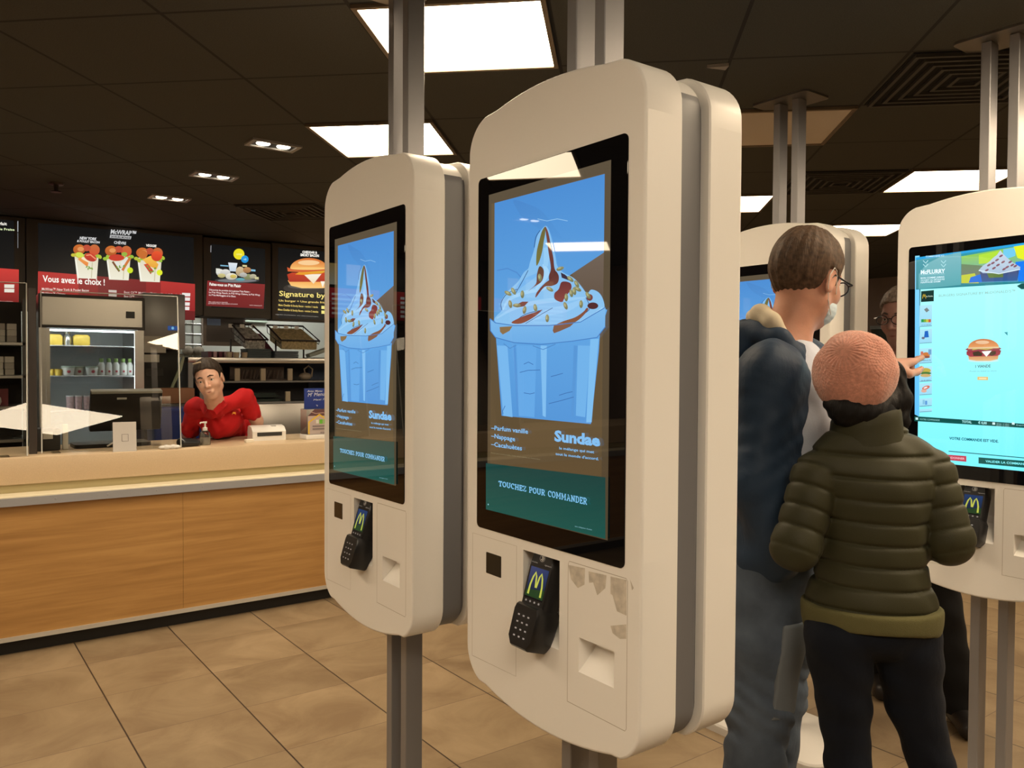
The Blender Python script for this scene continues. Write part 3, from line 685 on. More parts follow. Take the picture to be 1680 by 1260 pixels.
op = order_page(); OP = op.obj('screen_picture', pic_mat('order_screen_light', 1.1, rough=.02)); OP_ME = OP.data; bpy.data.objects.remove(OP)
make_kiosk('ordering_kiosk', (1.165, 1.295, 0), 'large white double-sided ordering kiosk nearest the camera, dessert on its screen', DESS_ME, tape=True)
make_kiosk('ordering_kiosk', (1.165, 2.113, 0), 'white ordering kiosk between the service counter and the large near kiosk', DESS_ME)
make_kiosk('ordering_kiosk', (2.932, 2.055, 0), 'white ordering kiosk partly hidden behind the man in the dark blue jacket', DESS_ME)
make_kiosk('ordering_kiosk', (2.932, 1.235, 0), 'white ordering kiosk at the right edge with a cyan order page on screen', OP_ME)
for o in (HOUSING, BEZEL, SCAN, DOOR, PANEL, *TERM.children, TERM): bpy.data.objects.remove(o)

# ================================================================== SERVICE COUNTER
def wood_mat():
    m = bpy.data.materials.new('oak_laminate'); m.use_nodes = True; N = m.node_tree.nodes; L = m.node_tree.links; p = N['Principled BSDF']
    tc = N.new('ShaderNodeTexCoord'); mp = N.new('ShaderNodeMapping'); mp.inputs['Scale'].default_value = (.9, 1, 16); L.new(tc.outputs['Object'], mp.inputs[0])
    nz = N.new('ShaderNodeTexNoise'); nz.inputs['Scale'].default_value = 1.6; nz.inputs['Detail'].default_value = 8; nz.inputs['Roughness'].default_value = .6; nz.inputs['Distortion'].default_value = .5
    L.new(mp.outputs[0], nz.inputs['Vector']); cr = N.new('ShaderNodeValToRGB'); L.new(nz.outputs['Fac'], cr.inputs[0]); e = cr.color_ramp.elements
    e[0].position = .3; e[0].color = (.33, .17, .052, 1); e[1].position = .72; e[1].color = (.50, .285, .098, 1); k = e.new(.52); k.color = (.42, .225, .072, 1)
    L.new(cr.outputs[0], p.inputs['Base Color']); p.inputs['Roughness'].default_value = .42
    return m
woodm = wood_mat(); slabm = mat('speckled_beige_solid_surface', (.60, .455, .295), .35, var=.10, vscale=420)
creamm = mat('cream_ledge_laminate', (.74, .66, .48), .4)
CX0, CX1 = -3.6, 4.6; CY = 4.98; CT = 1.035
r = empty('service_counter', (0, CY, 0), 'long service counter with oak front panels and speckled beige top', 'counter')
for a, b_ in ((CX0, -2.56), (-2.56, -.64), (-.64, 1.2685), (1.2695, 3.18), (3.182, CX1)):
    B().box((a+.0002, 0, .10), (b_-.0002, .03, .795)).build('wood_panel', woodm, r)
B().box((CX0, .05, 0), (CX1, .75, .10)).build('toe_kick', mat('black_toe_kick', (.010, .009, .008), .5), r)
B().box((CX0, -.006, .079), (CX1, .012, .103)).build('lower_rail', mat('pale_metal_rail', (.62, .60, .56), .4, .5), r)
st = B(); st.box((CX0, -.030, .795), (CX1, -.022, .838)); 
for i in range(30):
    x = CX0+.13+.255*i
    st.lathe([(.006, 0), (.004, .003)], (0, 0, 0), 8) if False else None
    q0 = st.q; st.q = Matrix.Translation((x, -.030, .818)) @ Matrix.Rotation(PI/2, 4, 'X'); st.lathe([(.006, -.001), (.0045, .002)], (0, 0, 0), 10); st.q = q0
st.build('metal_edge_strip', mat('brushed_edge_metal', (.38, .39, .42), .42, .35, bump=.15, bscale=40, aniso=(.6, 20, 20)), r)
B().box((CX0, -.022, .795), (CX1, .115, .846), bev=.003, seg=1).build('front_ledge', creamm, r)
B().box((CX0, .115, .888), (CX1, .78, CT), bev=.006).build('counter_top', slabm, r); B().box((CX0, .135, .80), (CX1, .76, .889)).build('recess_band', mat('recess_shade_tone', (.50, .42, .22), .5), r)  # recess tone painted darker to stand in for shade under the overhang

# ================================================================== MENU BOARDS (plane y = 7.2)
BY = 7.2
boardframe = mat('menu_board_frame_bronze', (.10, .086, .074), .5, .2)
MB_ = Matrix(((1, 0, 0, 0), (0, 0, -1, 0), (0, 1, 0, 0), (0, 0, 0, 1)))
picm = pic_mat('menu_light', 1.0, rough=.25, spec=.3)
def board(name, x0, x1, z0, z1, ix0, ix1, iz0, iz1, label, draw):
    """frame box x0..x1,z0..z1 and lit picture ix0..ix1,iz0..iz1"""
    cx = (x0+x1)/2; r = empty(name, (cx, BY, z0), label, 'menu board')
    B().box((x0-cx, -.0, 0), (x1-cx, .14, z1-z0), bev=.004, seg=1).build('board_frame', boardframe, r)
    p = Pic(None, dz=.0003); p.rect(ix0, iz1, ix1, iz0, (20, 20, 20)); draw(p)
    p.V = [(u-cx, v-z0, w_) for u, v, w_ in p.V]
    p.obj('board_picture', picm, r, Matrix.Translation((0, -.001, 0)) @ MB_)
    return r
def L1(x, y): q = ony(BY, x*.160714, 350+y*.160714); return (q[0], q[2])
def L2(x, y): q = ony(BY, 270+x*.160714, 370+y*.160714); return (q[0], q[2])
WH = (255, 250, 240)
def wrap_food(p, cx, cy, k):
    rnd = random.Random(k)
    p.poly([(cx-125, cy+40), (cx+125, cy+40), (cx+105, cy+290), (cx-95, cy+282)], (222, 214, 186), (238, 234, 214))
    p.line([(cx-110, cy+90), (cx-85, cy+270)], 14, (246, 244, 230)); p.line([(cx+60, cy+120), (cx+50, cy+280)], 10, (205, 196, 165))
    for i in range(11): p.ell(cx-135+i*27, cy+55+rnd.uniform(-12, 16), 24, 18, (150+rnd.randint(0, 50), 190, 60), n=9, rot=rnd.uniform(0, 90))
    p.ell(cx-75, cy-10, 62, 52, (206, 112, 48), (176, 90, 40), n=16); p.ell(cx+80, cy-5, 55, 56, (196, 110, 60), (210, 80, 50), n=16)
    p.ell(cx+2, cy-25, 42, 34, (190, 80, 56), n=12); p.ell(cx-60, cy-14, 34, 24, (226, 150, 90), n=10)
    if k == 1: p.poly([(cx-60, cy+60), (cx+20, cy+120), (cx+10, cy+170), (cx-90, cy+90)], (240, 160, 80), (228, 130, 60)); p.poly([(cx-40, cy+60), (cx+40, cy+105), (cx+20, cy+125), (cx-55, cy+85)], (246, 226, 190)); p.ell(cx+40, cy+70, 66, 40, (206, 66, 46), (180, 52, 40), rot=20); p.line([(cx-5, cy+50), (cx+40, cy+45), (cx+95, cy+90)], 12, (240, 150, 110)); p.ell(cx-70, cy+45, 42, 26, (206, 220, 80), rot=15)
    if k == 2: p.ell(cx-20, cy+60, 80, 34, (200, 60, 44)); p.ell(cx+60, cy+25, 30, 22, (150, 180, 70)); p.poly([(cx+20, cy+110), (cx+80, cy+50), (cx+115, cy+80), (cx+50, cy+160)], (214, 214, 206), (240, 238, 230)); p.poly([(cx-40, cy+110), (cx-10, cy+95), (cx+50, cy+170), (cx+30, cy+200)], (225, 225, 216)); p.line([(cx-60, cy+100), (cx-20, cy+160), (cx+10, cy+200)], 20, (120, 72, 40)); p.line([(cx+120, cy+60), (cx+80, cy+120), (cx+40, cy+190)], 26, (208, 120, 60))
    if k == 3: p.poly([(cx-70, cy+60), (cx+10, cy+20), (cx+90, cy+110), (cx+70, cy+160), (cx-20, cy+120)], (246, 196, 84), (232, 160, 60)); p.ell(cx+72, cy+25, 56, 52, (232, 90, 50), (206, 60, 40)); p.poly([(cx-60, cy+110), (cx-20, cy+100), (cx+35, cy+170), (cx+10, cy+210)], (214, 86, 56), (180, 50, 40)); p.ell(cx-70, cy+10, 46, 44, (200, 110, 50))
    for i in range(6): p.ell(cx+rnd.uniform(-30, 60), cy+rnd.uniform(120, 190), 14, 7, (120, 160, 60), rot=rnd.uniform(0, 180), n=7)
def draw_wrap(p):
    p.fn = L1
    p.poly([(390, 590), (1990, 725), (1990, 1090), (380, 1090)], (126, 36, 38), (96, 26, 28))
    p.poly([(388, 592), (800, 625), (800, 1000), (382, 960)], (184, 54, 50), (150, 40, 42)); p.poly([(1640, 690), (1990, 722), (1990, 1000), (1640, 980)], (184, 54, 50), (150, 38, 40))
    p.poly([(800, 625), (1000, 642), (1000, 1000), (800, 1000)], (146, 42, 42), (118, 32, 34)); p.poly([(1490, 672), (1640, 690), (1640, 980), (1490, 980)], (150, 42, 42), (124, 34, 36))
    wrap_food(p, 882, 380, 1); wrap_food(p, 1205, 395, 2); wrap_food(p, 1520, 415, 3)
    p.ell(1320, 585, 30, 30, (206, 226, 40)); p.ell(1620, 608, 30, 30, (226, 236, 50))
    p.text('McWRAP™', 1120, 212, 1385, 232, 46, (205, 205, 205), .03, .2); p.poly([(1118, 222), (1334, 240), (1326, 270), (1112, 254)], (190, 190, 190)); p.text('SAVEURS MONDE', 1124, 250, 1322, 266, 20, (40, 40, 40), .03)
    p.text('NEW YORK', 806, 270, 980, 282, 30, (225, 225, 225), .035, .2); p.text('& POULET BACON', 780, 296, 1012, 312, 22, (235, 235, 235), .03, .2); p.text('CHÈVRE', 1156, 314, 1280, 324, 28, (215, 215, 215), .03, .1); p.text('VEGGIE', 1482, 342, 1588, 350, 24, WH, .035, .1)
    p.text('Vous avez le choix !', 430, 700, 1062, 738, 68, WH, .02)
    p.text('McWrap™ New York & Poulet Bacon', 422, 786, 900, 802, 26, (240, 225, 215), .01); p.text('McWrap™ Chèvre', 422, 826, 660, 838, 24, (235, 220, 210), .01)
    for y in (800, 840): p.poly([(1100, y-16), (1182, y-12), (1182, y+14), (1100, y+8)], (200, 185, 175))
    p.text('Best Of™ McWrap™ New York & Poulet Bacon', 1258, 818, 1900, 850, 24, (205, 180, 172), .008); p.text('Best Of™ McWrap™ Chèvre', 1258, 860, 1572, 880, 24, (220, 205, 195), .008); p.text('Veggie', 1492, 926, 1566, 930, 24, (235, 220, 210), .01)
    p.fn = L2
    for i, y in enumerate((690, 735, 785, 830)): p.poly([(168-2*i, y), (252-3*i, y+3), (250-3*i, y+36), (166-2*i, y+34)], (235, 228, 222))
board('menu_board', .70, 2.005, 1.96, 2.645, .78, 1.93, 1.975, 2.615, 'wide menu board with three wraps over a dark red price band', draw_wrap)
def draw_parfait(p):
    p.fn = L1
    p.poly([(-420, 530), (192, 574), (192, 945), (-420, 900)], (206, 62, 56), (130, 34, 36))
    p.text('McFlurry Parfait', -280, 112, 70, 122, 32, WH, .02); p.text('Saveur Vanille Fraise', -240, 160, 148, 178, 24, (230, 245, 190), .02)
    for y in (725, 770): p.poly([(44, y), (146, y+2), (144, y+38), (44, y+36)], WH)
    p.text('selon disponibilité', -80, 900, 132, 904, 10, (220, 180, 175)); p.text('prix conseillé', -60, 922, 132, 928, 10, (220, 180, 175))
    p.line([(182, 80), (182, 190)], 6, (200, 205, 210)); p.line([(182, 200), (182, 355)], 5, (140, 145, 150))
board('menu_board', -.50, .695, 1.96, 2.645, -.42, .622, 1.975, 2.615, 'menu board cut by the left edge of the photo, red band with white prices', draw_parfait)
def draw_card(p):
    p.fn = L2
    p.poly([(436, 562), (1024, 600), (1010, 850), (422, 820)], (134, 42, 42), (112, 32, 34))
    p.ell(740, 560, 230, 28, (60, 60, 62)); p.ell(740, 562, 200, 18, (120, 122, 124))
    p.ell(758, 292, 56, 56, (236, 222, 40)); p.ell(818, 344, 38, 38, (40, 150, 216)); p.text('OFFRE', 730, 302, 790, 304, 16, (250, 246, 150), .02); p.text('x2', 804, 352, 834, 354, 18, (200, 230, 250), .02)
    p.rect(568, 402, 650, 420, (130, 186, 214)); p.rect(870, 446, 926, 470, (130, 186, 214)); p.poly([(648, 378), (742, 384), (724, 470), (664, 466)], (226, 234, 240), (196, 212, 226))
    for x, y, a, b, c in ((565, 480, 40, 36, (240, 238, 230)), (620, 480, 50, 34, (232, 230, 224)), (680, 520, 60, 34, (240, 236, 220)), (770, 470, 46, 50, (214, 190, 150)), (840, 455, 42, 30, (196, 140, 90)), (580, 512, 40, 22, (216, 204, 140)), (700, 520, 34, 20, (230, 206, 110)), (850, 525, 50, 30, (150, 156, 110)), (900, 520, 36, 24, (196, 190, 160)), (770, 552, 46, 16, (110, 180, 190)), (800, 505, 40, 24, (200, 198, 190))):
        p.ell(x, y, a, b, c, tuple(int(v*.8) for v in c), n=14)
    p.rect(522, 438, 562, 488, (226, 226, 214)); p.rect(918, 524, 958, 552, (206, 200, 150)); p.rect(792, 402, 838, 424, (220, 206, 150))
    p.text('Faites-vous un P’tit Plaisir', 456, 612, 778, 632, 30, WH, .03)
    p.text('Découvrez les produits de la gamme P’tits Plaisirs :', 454, 664, 870, 686, 18, (240, 220, 216), .02); p.text('Le P’tit Wrap Ranch, le P’tit Wrap Chèvre, le P’tit Wrap', 450, 690, 970, 718, 18, (240, 220, 216), .02); p.text('ou P’tits McNuggets et la Glace.', 448, 716, 724, 732, 18, (240, 220, 216), .02)
    p.text('Offre valable dans les restaurants', 444, 786, 640, 790, 12, (230, 200, 196), .01); p.text('participants selon disponibilité et horaires', 444, 800, 742, 808, 12, (230, 200, 196), .01); p.text('www.restaurant.fr', 862, 818, 992, 824, 12, (220, 190, 186), .01)
    p.line([(470, 205), (468, 275)], 4, (200, 200, 205))
board('menu_board', 2.01, 2.60, 1.95, 2.63, 2.075, 2.545, 2.03, 2.575, 'narrow menu board with a small snack assortment over red text', draw_card)
def draw_burger(p):
    p.fn = L2
    p.ell(1470, 640, 260, 60, (52, 48, 44)); p.ell(1470, 620, 215, 30, (90, 84, 78))
    p.poly([(1256, 560), (1700, 560), (1690, 620), (1620, 640), (1400, 640), (1290, 615)], (240, 160, 70), (252, 206, 130))
    p.poly([(1250, 500), (1300, 480), (1680, 480), (1710, 520), (1690, 575), (1270, 575)], (200, 70, 40), (170, 50, 34)); p.poly([(1420, 500), (1600, 495), (1520, 595)], (250, 240, 225), (240, 220, 180)); p.poly([(1590, 570), (1640, 570), (1612, 635)], (250, 240, 220))
    p.poly([(1330, 500), (1400, 455), (1560, 440), (1690, 455), (1600, 490), (1420, 505)], (220, 180, 60), (236, 150, 40)); p.poly([(1250, 425), (1290, 445), (1400, 450), (1640, 440), (1700, 455), (1400, 478), (1256, 468)], (206, 74, 40), (214, 110, 60))
    p.ell(1470, 440, 190, 108, (214, 112, 50), (248, 190, 110), a0=180, a1=360, n=22); p.ell(1470, 380, 110, 26, (250, 206, 150)); p.ell(1470, 440, 188, 14, (250, 200, 120))
    p.text('CHEDDAR &', 1404, 282, 1556, 288, 24, WH, .045); p.text('SMOKY BACON', 1384, 312, 1574, 322, 26, WH, .045)
    p.text('Signature by McDonald’s', 1168, 718, 2080, 760, 54, (250, 228, 130), .015); p.text('McDonald’s', 1508, 734, 2090, 766, 54, WH, .02) if False else None
    p.text('Un burger + Une grande frite + Une grande boisson', 1164, 774, 2000, 812, 20, (236, 206, 110), .025); p.text('Menu Cheddar & Smoky Bacon - version 1 viande', 1160, 820, 1562, 842, 20, (236, 206, 110), .025); p.text('Menu Cheddar & Smoky Bacon - version 2 viandes', 1156, 866, 1566, 890, 20, (236, 206, 110), .025)
    for y in (820, 868): p.rect(1598, y, 1680, y+36, (240, 226, 130))
    p.text('suggestion de présentation, selon restaurants participants', 1130, 910, 1566, 934, 8, (200, 195, 185))
board('menu_board', 2.61, 3.80, 1.94, 2.64, 2.665, 3.74, 1.96, 2.60, 'menu board with a large burger on black, beside the near kiosk', draw_burger)
def draw_plain(k):
    def f(p):
        x0 = k
        p.rect(x0, 2.27, x0+1.04, 1.985, (200, 50, 50), (150, 36, 38))
        for i in range(3): p.rect(x0+.2+.25*i, 2.5, x0+.35+.25*i, 2.3, (226, 190, 110), (220, 216, 190)); 
        for i in range(5): p.rect(x0+.06, 2.22-.045*i, x0+.5, 2.20-.045*i, (240, 225, 215)); p.rect(x0+.86, 2.22-.045*i, x0+.97, 2.195-.045*i, (245, 240, 230))
    return f
for i, x in enumerate((-1.70, -2.90, -4.10)):
    board('menu_board', x+.005, x+1.195, 1.96, 2.645, x+.08, x+1.12, 1.975, 2.615, 'lit menu board left of the picture with a red price band', draw_plain(x+.08)).__setitem__('group', 'menu boards left of the picture')
# header box the boards hang from
tag(B().box((-4.15, BY+.15, 1.95), (4.6, BY+.30, CZ)).build('menu_board_header', boardframe), 'dark header panel the row of menu boards hangs on', 'panel')

# ================================================================== PEOPLE: smooth blended surfaces sampled on a grid
def V3(*a): return np.array(a, float)
def unit(v): v = np.array(v, float); return v/np.linalg.norm(v)
def frame(f, u=(0, 0, 1)):
    """columns: forward, left, up"""
    f = unit(f); l = unit(np.cross(u, f)); return np.stack([f, l, np.cross(f, l)], 1)
def axis(lo, hi, step, fine=()):
    out = [lo]
    while out[-1] < hi:
        s = step
        for a, b, st in fine:
            if a <= out[-1] < b: s = min(s, st)
        out.append(out[-1]+s)
    return np.array(out)
class Sdf:
    def __init__(s, ax, ay, az): s.ax, s.ay, s.az = ax, ay, az; s.d = np.full((len(ax), len(ay), len(az)), .3, np.float32)
    def _sl(s, lo, hi):
        r = []
        for a, l, h in zip((s.ax, s.ay, s.az), lo, hi):
            i0 = max(0, np.searchsorted(a, l)-1); i1 = min(len(a), np.searchsorted(a, h)+1); r.append(slice(i0, i1))
        return tuple(r)
    def _xyz(s, sl): return np.meshgrid(s.ax[sl[0]], s.ay[sl[1]], s.az[sl[2]], indexing='ij', sparse=True)
    def _mix(s, sl, p, k, mode):
        a = s.d[sl]
        if a.size == 0: return
        if mode == '-': a = -a
        if k > 1e-6:
            h = np.clip(.5+.5*(a-p)/k, 0, 1); r = a*(1-h)+p*h-k*h*(1-h)
        else: r = np.minimum(a, p)
        s.d[sl] = -r if mode == '-' else r
    def cap(s, a, b, ra, rb=None, k=.02, mode='+', puff=None):
        rb = ra if rb is None else rb; a = np.array(a, float); b = np.array(b, float); R = max(ra, rb)+k+.03
        sl = s._sl(np.minimum(a, b)-R, np.maximum(a, b)+R); X, Y, Z = s._xyz(sl)
        ab = b-a; L2 = ab@ab or 1e-9; t = ((X-a[0])*ab[0]+(Y-a[1])*ab[1]+(Z-a[2])*ab[2])/L2; tc = np.clip(t, 0, 1)
        d = np.sqrt((X-a[0]-ab[0]*tc)**2+(Y-a[1]-ab[1]*tc)**2+(Z-a[2]-ab[2]*tc)**2)-(ra+(rb-ra)*tc)
        if puff:
            amp, sp, ph = puff; q_ = t*math.sqrt(L2)/sp+ph; sd_ = np.abs(q_-np.round(q_))*sp; d = d-amp*.45*(np.abs(np.sin(PI*q_))**.6-.5)+amp*.62*np.exp(-(sd_/.0042)**2)
        s._mix(sl, d, k, mode); return s
    def chain(s, pts, k=.02, puff=None):
        for (p, r), (q, t) in zip(pts, pts[1:]): s.cap(p, q, r, t, k, puff=puff)
        return s
    def el(s, c, r, R=None, k=.02, mode='+', fn=None):
        c = np.array(c, float); r = np.array(r, float); R = np.eye(3) if R is None else R; m = max(r)+k+.03
        sl = s._sl(c-m, c+m); X, Y, Z = s._xyz(sl); X = X-c[0]; Y = Y-c[1]; Z = Z-c[2]
        l = [X*R[0, i]+Y*R[1, i]+Z*R[2, i] for i in range(3)]
        k0 = np.sqrt((l[0]/r[0])**2+(l[1]/r[1])**2+(l[2]/r[2])**2); k1 = np.sqrt((l[0]/r[0]**2)**2+(l[1]/r[1]**2)**2+(l[2]/r[2]**2)**2)
        d = k0*(k0-1)/np.maximum(k1, 1e-6)
        if fn is not None: d = fn(d, l[0], l[1], l[2])
        s._mix(sl, d, k, mode); return s
    def post(s, fn):
        X, Y, Z = np.meshgrid(s.ax, s.ay, s.az, indexing='ij', sparse=True); s.d = fn(s.d, X, Y, Z).astype(np.float32); return s
    def mesh(s, name, m, parent=None, origin=(0, 0, 0), smooth=1):
        d = s.d; ng = d < 0
        cor = [(i, j, k) for i in (0, 1) for j in (0, 1) for k in (0, 1)]; n = [x-1 for x in d.shape]
        sub = lambda a, c: a[c[0]:c[0]+n[0], c[1]:c[1]+n[1], c[2]:c[2]+n[2]]
        cnt = sum(sub(ng, c).astype(np.int8) for c in cor); act = (cnt > 0) & (cnt < 8); I = np.argwhere(act)
        if len(I) == 0: raise ValueError('empty surface '+name)
        idx = np.full(n, -1, np.int64); idx[act] = np.arange(len(I)); pos = np.zeros((len(I), 3)); num = np.zeros(len(I))
        val = {c: d[I[:, 0]+c[0], I[:, 1]+c[1], I[:, 2]+c[2]].astype(float) for c in cor}
        for c in cor:
            for axn in range(3):
                if c[axn]: continue
                e = list(c); e[axn] = 1; va, vb = val[c], val[tuple(e)]; mk = (va < 0) != (vb < 0)
                t = np.where(mk, va/np.where(va == vb, 1, va-vb), 0)
                for q in range(3): pos[:, q] += np.where(mk, c[q]+(t if q == axn else 0), 0)
                num += mk
        pos /= num[:, None]; P_ = np.empty_like(pos)
        for q, a in enumerate((s.ax, s.ay, s.az)): i = I[:, q]; P_[:, q] = a[i]+(a[i+1]-a[i])*pos[:, q]
        F = []
        for axn in range(3):
            o1, o2 = [q for q in range(3) if q != axn]
            A = [slice(None)]*3; Bq = [slice(None)]*3; A[axn] = slice(0, -1); Bq[axn] = slice(1, None)
            df = ng[tuple(A)] != ng[tuple(Bq)]; E = np.argwhere(df); E = E[(E[:, o1] > 0) & (E[:, o2] > 0) & (E[:, o1] < n[o1]) & (E[:, o2] < n[o2])]
            sgn = ng[E[:, 0], E[:, 1], E[:, 2]]; q = []
            for a_, b_ in ((0, 0), (1, 0), (1, 1), (0, 1)):
                C_ = E.copy(); C_[:, o1] -= a_; C_[:, o2] -= b_; q.append(idx[C_[:, 0], C_[:, 1], C_[:, 2]])
            Q = np.stack(q, 1); flip = sgn if axn != 1 else ~sgn; Q[flip] = Q[flip][:, ::-1]; F.append(Q)
        F = np.concatenate(F); F = F[(F >= 0).all(1)]
        for _ in range(smooth):
            acc = np.zeros_like(P_); c_ = np.zeros(len(P_))
            for i in range(4):
                a_, b_ = F[:, i], F[:, (i+1) % 4]; np.add.at(acc, a_, P_[b_]); np.add.at(acc, b_, P_[a_]); np.add.at(c_, a_, 1); np.add.at(c_, b_, 1)
            P_ = P_*.45+acc/np.maximum(c_, 1)[:, None]*.55
        me = bpy.data.meshes.new(name); me.from_pydata((P_-np.array(origin)).tolist(), [], F.tolist()); me.materials.append(m)
        me.polygons.foreach_set('use_smooth', [True]*len(me.polygons)); me.update()
        o = bpy.data.objects.new(name, me); COL.objects.link(o)
        if parent: o.parent = parent
        return o
def skin(name, col, ):
    m = mat(name, col, .5, bump=.15, bscale=260, var=.08, vscale=30); p = m.node_tree.nodes['Principled BSDF']
    p.inputs['Subsurface Weight'].default_value = .12; p.inputs['Subsurface Radius'].default_value = (.012, .004, .002); return m
def fabric(name, col, sc_=500, b=.3, rough=.8, var=.08, fold=0.):
    m = mat(name, col, rough, bump=b, bscale=sc_, var=var, vscale=9, sheen=.02, spec=.25)
    if fold > 0:
        N = m.node_tree.nodes; L = m.node_tree.links; b1 = [n for n in N if n.type == 'BUMP'][0]
        nz = N.new('ShaderNodeTexNoise'); nz.inputs['Scale'].default_value = 11; nz.inputs['Detail'].default_value = 4; nz.inputs['Distortion'].default_value = 1.4
        mp = N.new('ShaderNodeMapping'); mp.inputs['Scale'].default_value = (1, 1, .55); tc = [n for n in N if n.type == 'TEX_COORD'][0]
        L.new(tc.outputs['Object'], mp.inputs[0]); L.new(mp.outputs[0], nz.inputs['Vector'])
        b2 = N.new('ShaderNodeBump'); b2.inputs['Strength'].default_value = fold; b2.inputs['Distance'].default_value = .014
        L.new(nz.outputs['Fac'], b2.inputs['Height']); L.new(b2.outputs[0], b1.inputs['Normal'])
    return m
def head(S, c, R, sc_=1., neck=None, fem=False):
    c = np.array(c, float); T = lambda x, y, z: c+R@(V3(x, y, z)*sc_); s = sc_
    S.el(T(-.012, 0, .030), V3(.098, .075, .090)*s, R, .01)
    S.el(T(.024, 0, -.036), V3(.060, .058, .074)*s, R, .03*s)
    S.cap(T(.056, 0, -.098), T(.050, 0, -.094), .020*s, .022*s, .025*s)
    for g in (-1, 1):
        S.cap(T(-.004, g*.050, -.055), T(.045, g*.018, -.096), .017*s, .016*s, .025*s)
        S.cap(T(.074, g*.012, .020), T(.062, g*.044, .018), .011*s, .009*s, .018*s)
        S.el(T(.056, g*.036, -.030), V3(.026, .022, .022)*s, R, .026*s)
    for g in (-1, 1): S.el(T(.101, g*.031, .001), V3(.020, .017, .010)*s, R, .010*s, '-')
    for g in (-1, 1):
        S.chain([(T(.0800, g*.018, .006), .0042*s), (T(.0835, g*.031, .0105), .0048*s), (T(.076, g*.044, .006), .0042*s)], .004*s)
        S.chain([(T(.0790, g*.019, -.008), .0035*s), (T(.0805, g*.031, -.0115), .004*s), (T(.074, g*.043, -.008), .0035*s)], .004*s)
    S.cap(T(.082, 0, .010), T(.106, 0, -.032), .007*s, .0105*s, .012*s)
    for g in (-1, 1): S.el(T(.094, g*.012, -.037), V3(.010, .007, .007)*s, R, .006*s)
    S.cap(T(.079, -.017, -.066), T(.079, .017, -.066), .0075*s, None, .014*s); S.cap(T(.078, -.013, -.076), T(.078, .013, -.076), .0080*s, None, .014*s)
    S.cap(T(.096, -.022, -.0705), T(.096, .022, -.0705), .0022*s, None, .003*s, '-')
    for g in (-1, 1):
        tilt = R@np.array([[.95, 0, .31], [0, 1, 0], [-.31, 0, .95]])
        S.el(T(-.012, g*.077, -.008), V3(.019, .007, .032)*s, tilt, .006*s); S.el(T(-.008, g*.084, -.006), V3(.010, .005, .020)*s, tilt, .004*s, '-')
    if neck is not None: S.cap(T(-.022, 0, -.050), neck, .054*s, .058*s, .03*s)
eyew = mat('eye_white', (.58, .55, .52), .25); irism = mat('iris_dark', (.05, .035, .025), .15)
lipm = mat('lip_skin', (.38, .15, .12), .45)
def face_parts(c, R, s, parent, origin, browcol, lips=True, brows=True):
    T = lambda x, y, z: np.array(c)+R@(V3(x, y, z)*s)-np.array(origin)
    for g in (-1, 1):
        e = B().ball(T(.0715, g*.031, 0), .0130*s, eyew, 12, 8).build('eye', None, parent)
        B().ball(T(.0800, g*.0315, 0), .0058*s, irism, 10, 6).build('iris', None, e)
        if brows: B().tube([T(.090, g*.014, .021), T(.087, g*.030, .027), T(.074, g*.047, .021)], [.003*s, .0038*s, .002*s], 6, browcol).build('eyebrow', None, parent)
    if lips: B().tube([T(.078, -.025, -.0705), T(.0845, -.012, -.0690), T(.0862, 0, -.0695), T(.0845, .012, -.0690), T(.078, .025, -.0705)], [.002*s, .0046*s, .0050*s, .0046*s, .002*s], 6, lipm).build('lips', None, parent)
def glasses(c, R, s, parent, origin, m, side=True):
    T = lambda x, y, z: np.array(c)+R@(V3(x, y, z)*s)-np.array(origin)
    b = B()
    for g in (-1, 1):
        pts = [T(.104-abs(math.cos(a))*0-.006*(1 if math.cos(a)*g > 0 else 0), g*.033+.026*math.cos(a), -.002+.019*math.sin(a)) for a in [2*PI*i/16 for i in range(17)]]
        b.tube(pts, .0019*s, 6, None, False)
        b.tube([T(.100, g*.058, .006), T(.09, g*.072, .006), T(-.005, g*.080, .010), T(-.028, g*.080, -.010)], [.0026*s, .0026*s, .0022*s, .0018*s], 6)
    b.tube([T(.104, -.008, .002), T(.107, 0, .005), T(.104, .008, .002)], .0018*s, 6)
    return b.build('glasses', m, parent)
def hair_short(c, R, s, name, m, parent, origin, fringe=.052, nape=-.062, lift=.016, res=.0032, seed=1):
    c = np.array(c, float); r_ = .135*s; S = Sdf(axis(c[0]-r_, c[0]+r_, res), axis(c[1]-r_, c[1]+r_, res), axis(c[2]-r_, c[2]+r_, res))
    HX = [-.14, -.075, -.045, -.036, -.030, .010, .016, .026, .032, .050, .078, .12]; HZ = [nape, nape+.004, -.034, -.020, .022, .024, -.014, -.012, .030, .050, .070, .074]
    def f(d, x, y, z):
        x, y, z = x/s, y/s, z/s; hx = x-.014; hz = z+.034
        th = np.arctan2(y, hx+.02)
        st = np.sin(61*th+5*np.sin(40*hz+seed))*.0005+np.sin(23*th-30*hz+seed)*.0011+np.sin(70*hx+50*y+40*hz)*.0014+np.sin(130*hx-90*y-60*hz)*.0007
        lim = np.interp(np.broadcast_to(hx+0*y+0*z, np.broadcast(hx, y, z).shape), HX, HZ)
        cut_ = lim-hz+.002*np.sin(60*hx+190*y)
        return np.maximum(d-st*s, cut_*.8*s)
    S.el(c+R@(V3(-.014, 0, .034)*s), V3(.100+lift*.55, .077+lift*.6, .090+lift)*s, R, .001, fn=f)
    return S.mesh(name, m, parent, origin, 1)
hairm = lambda nm, col: mat(nm, col, .6, bump=.9, bscale=260, var=.45, vscale=90, aniso=(1, 1, .12), spec=.25)
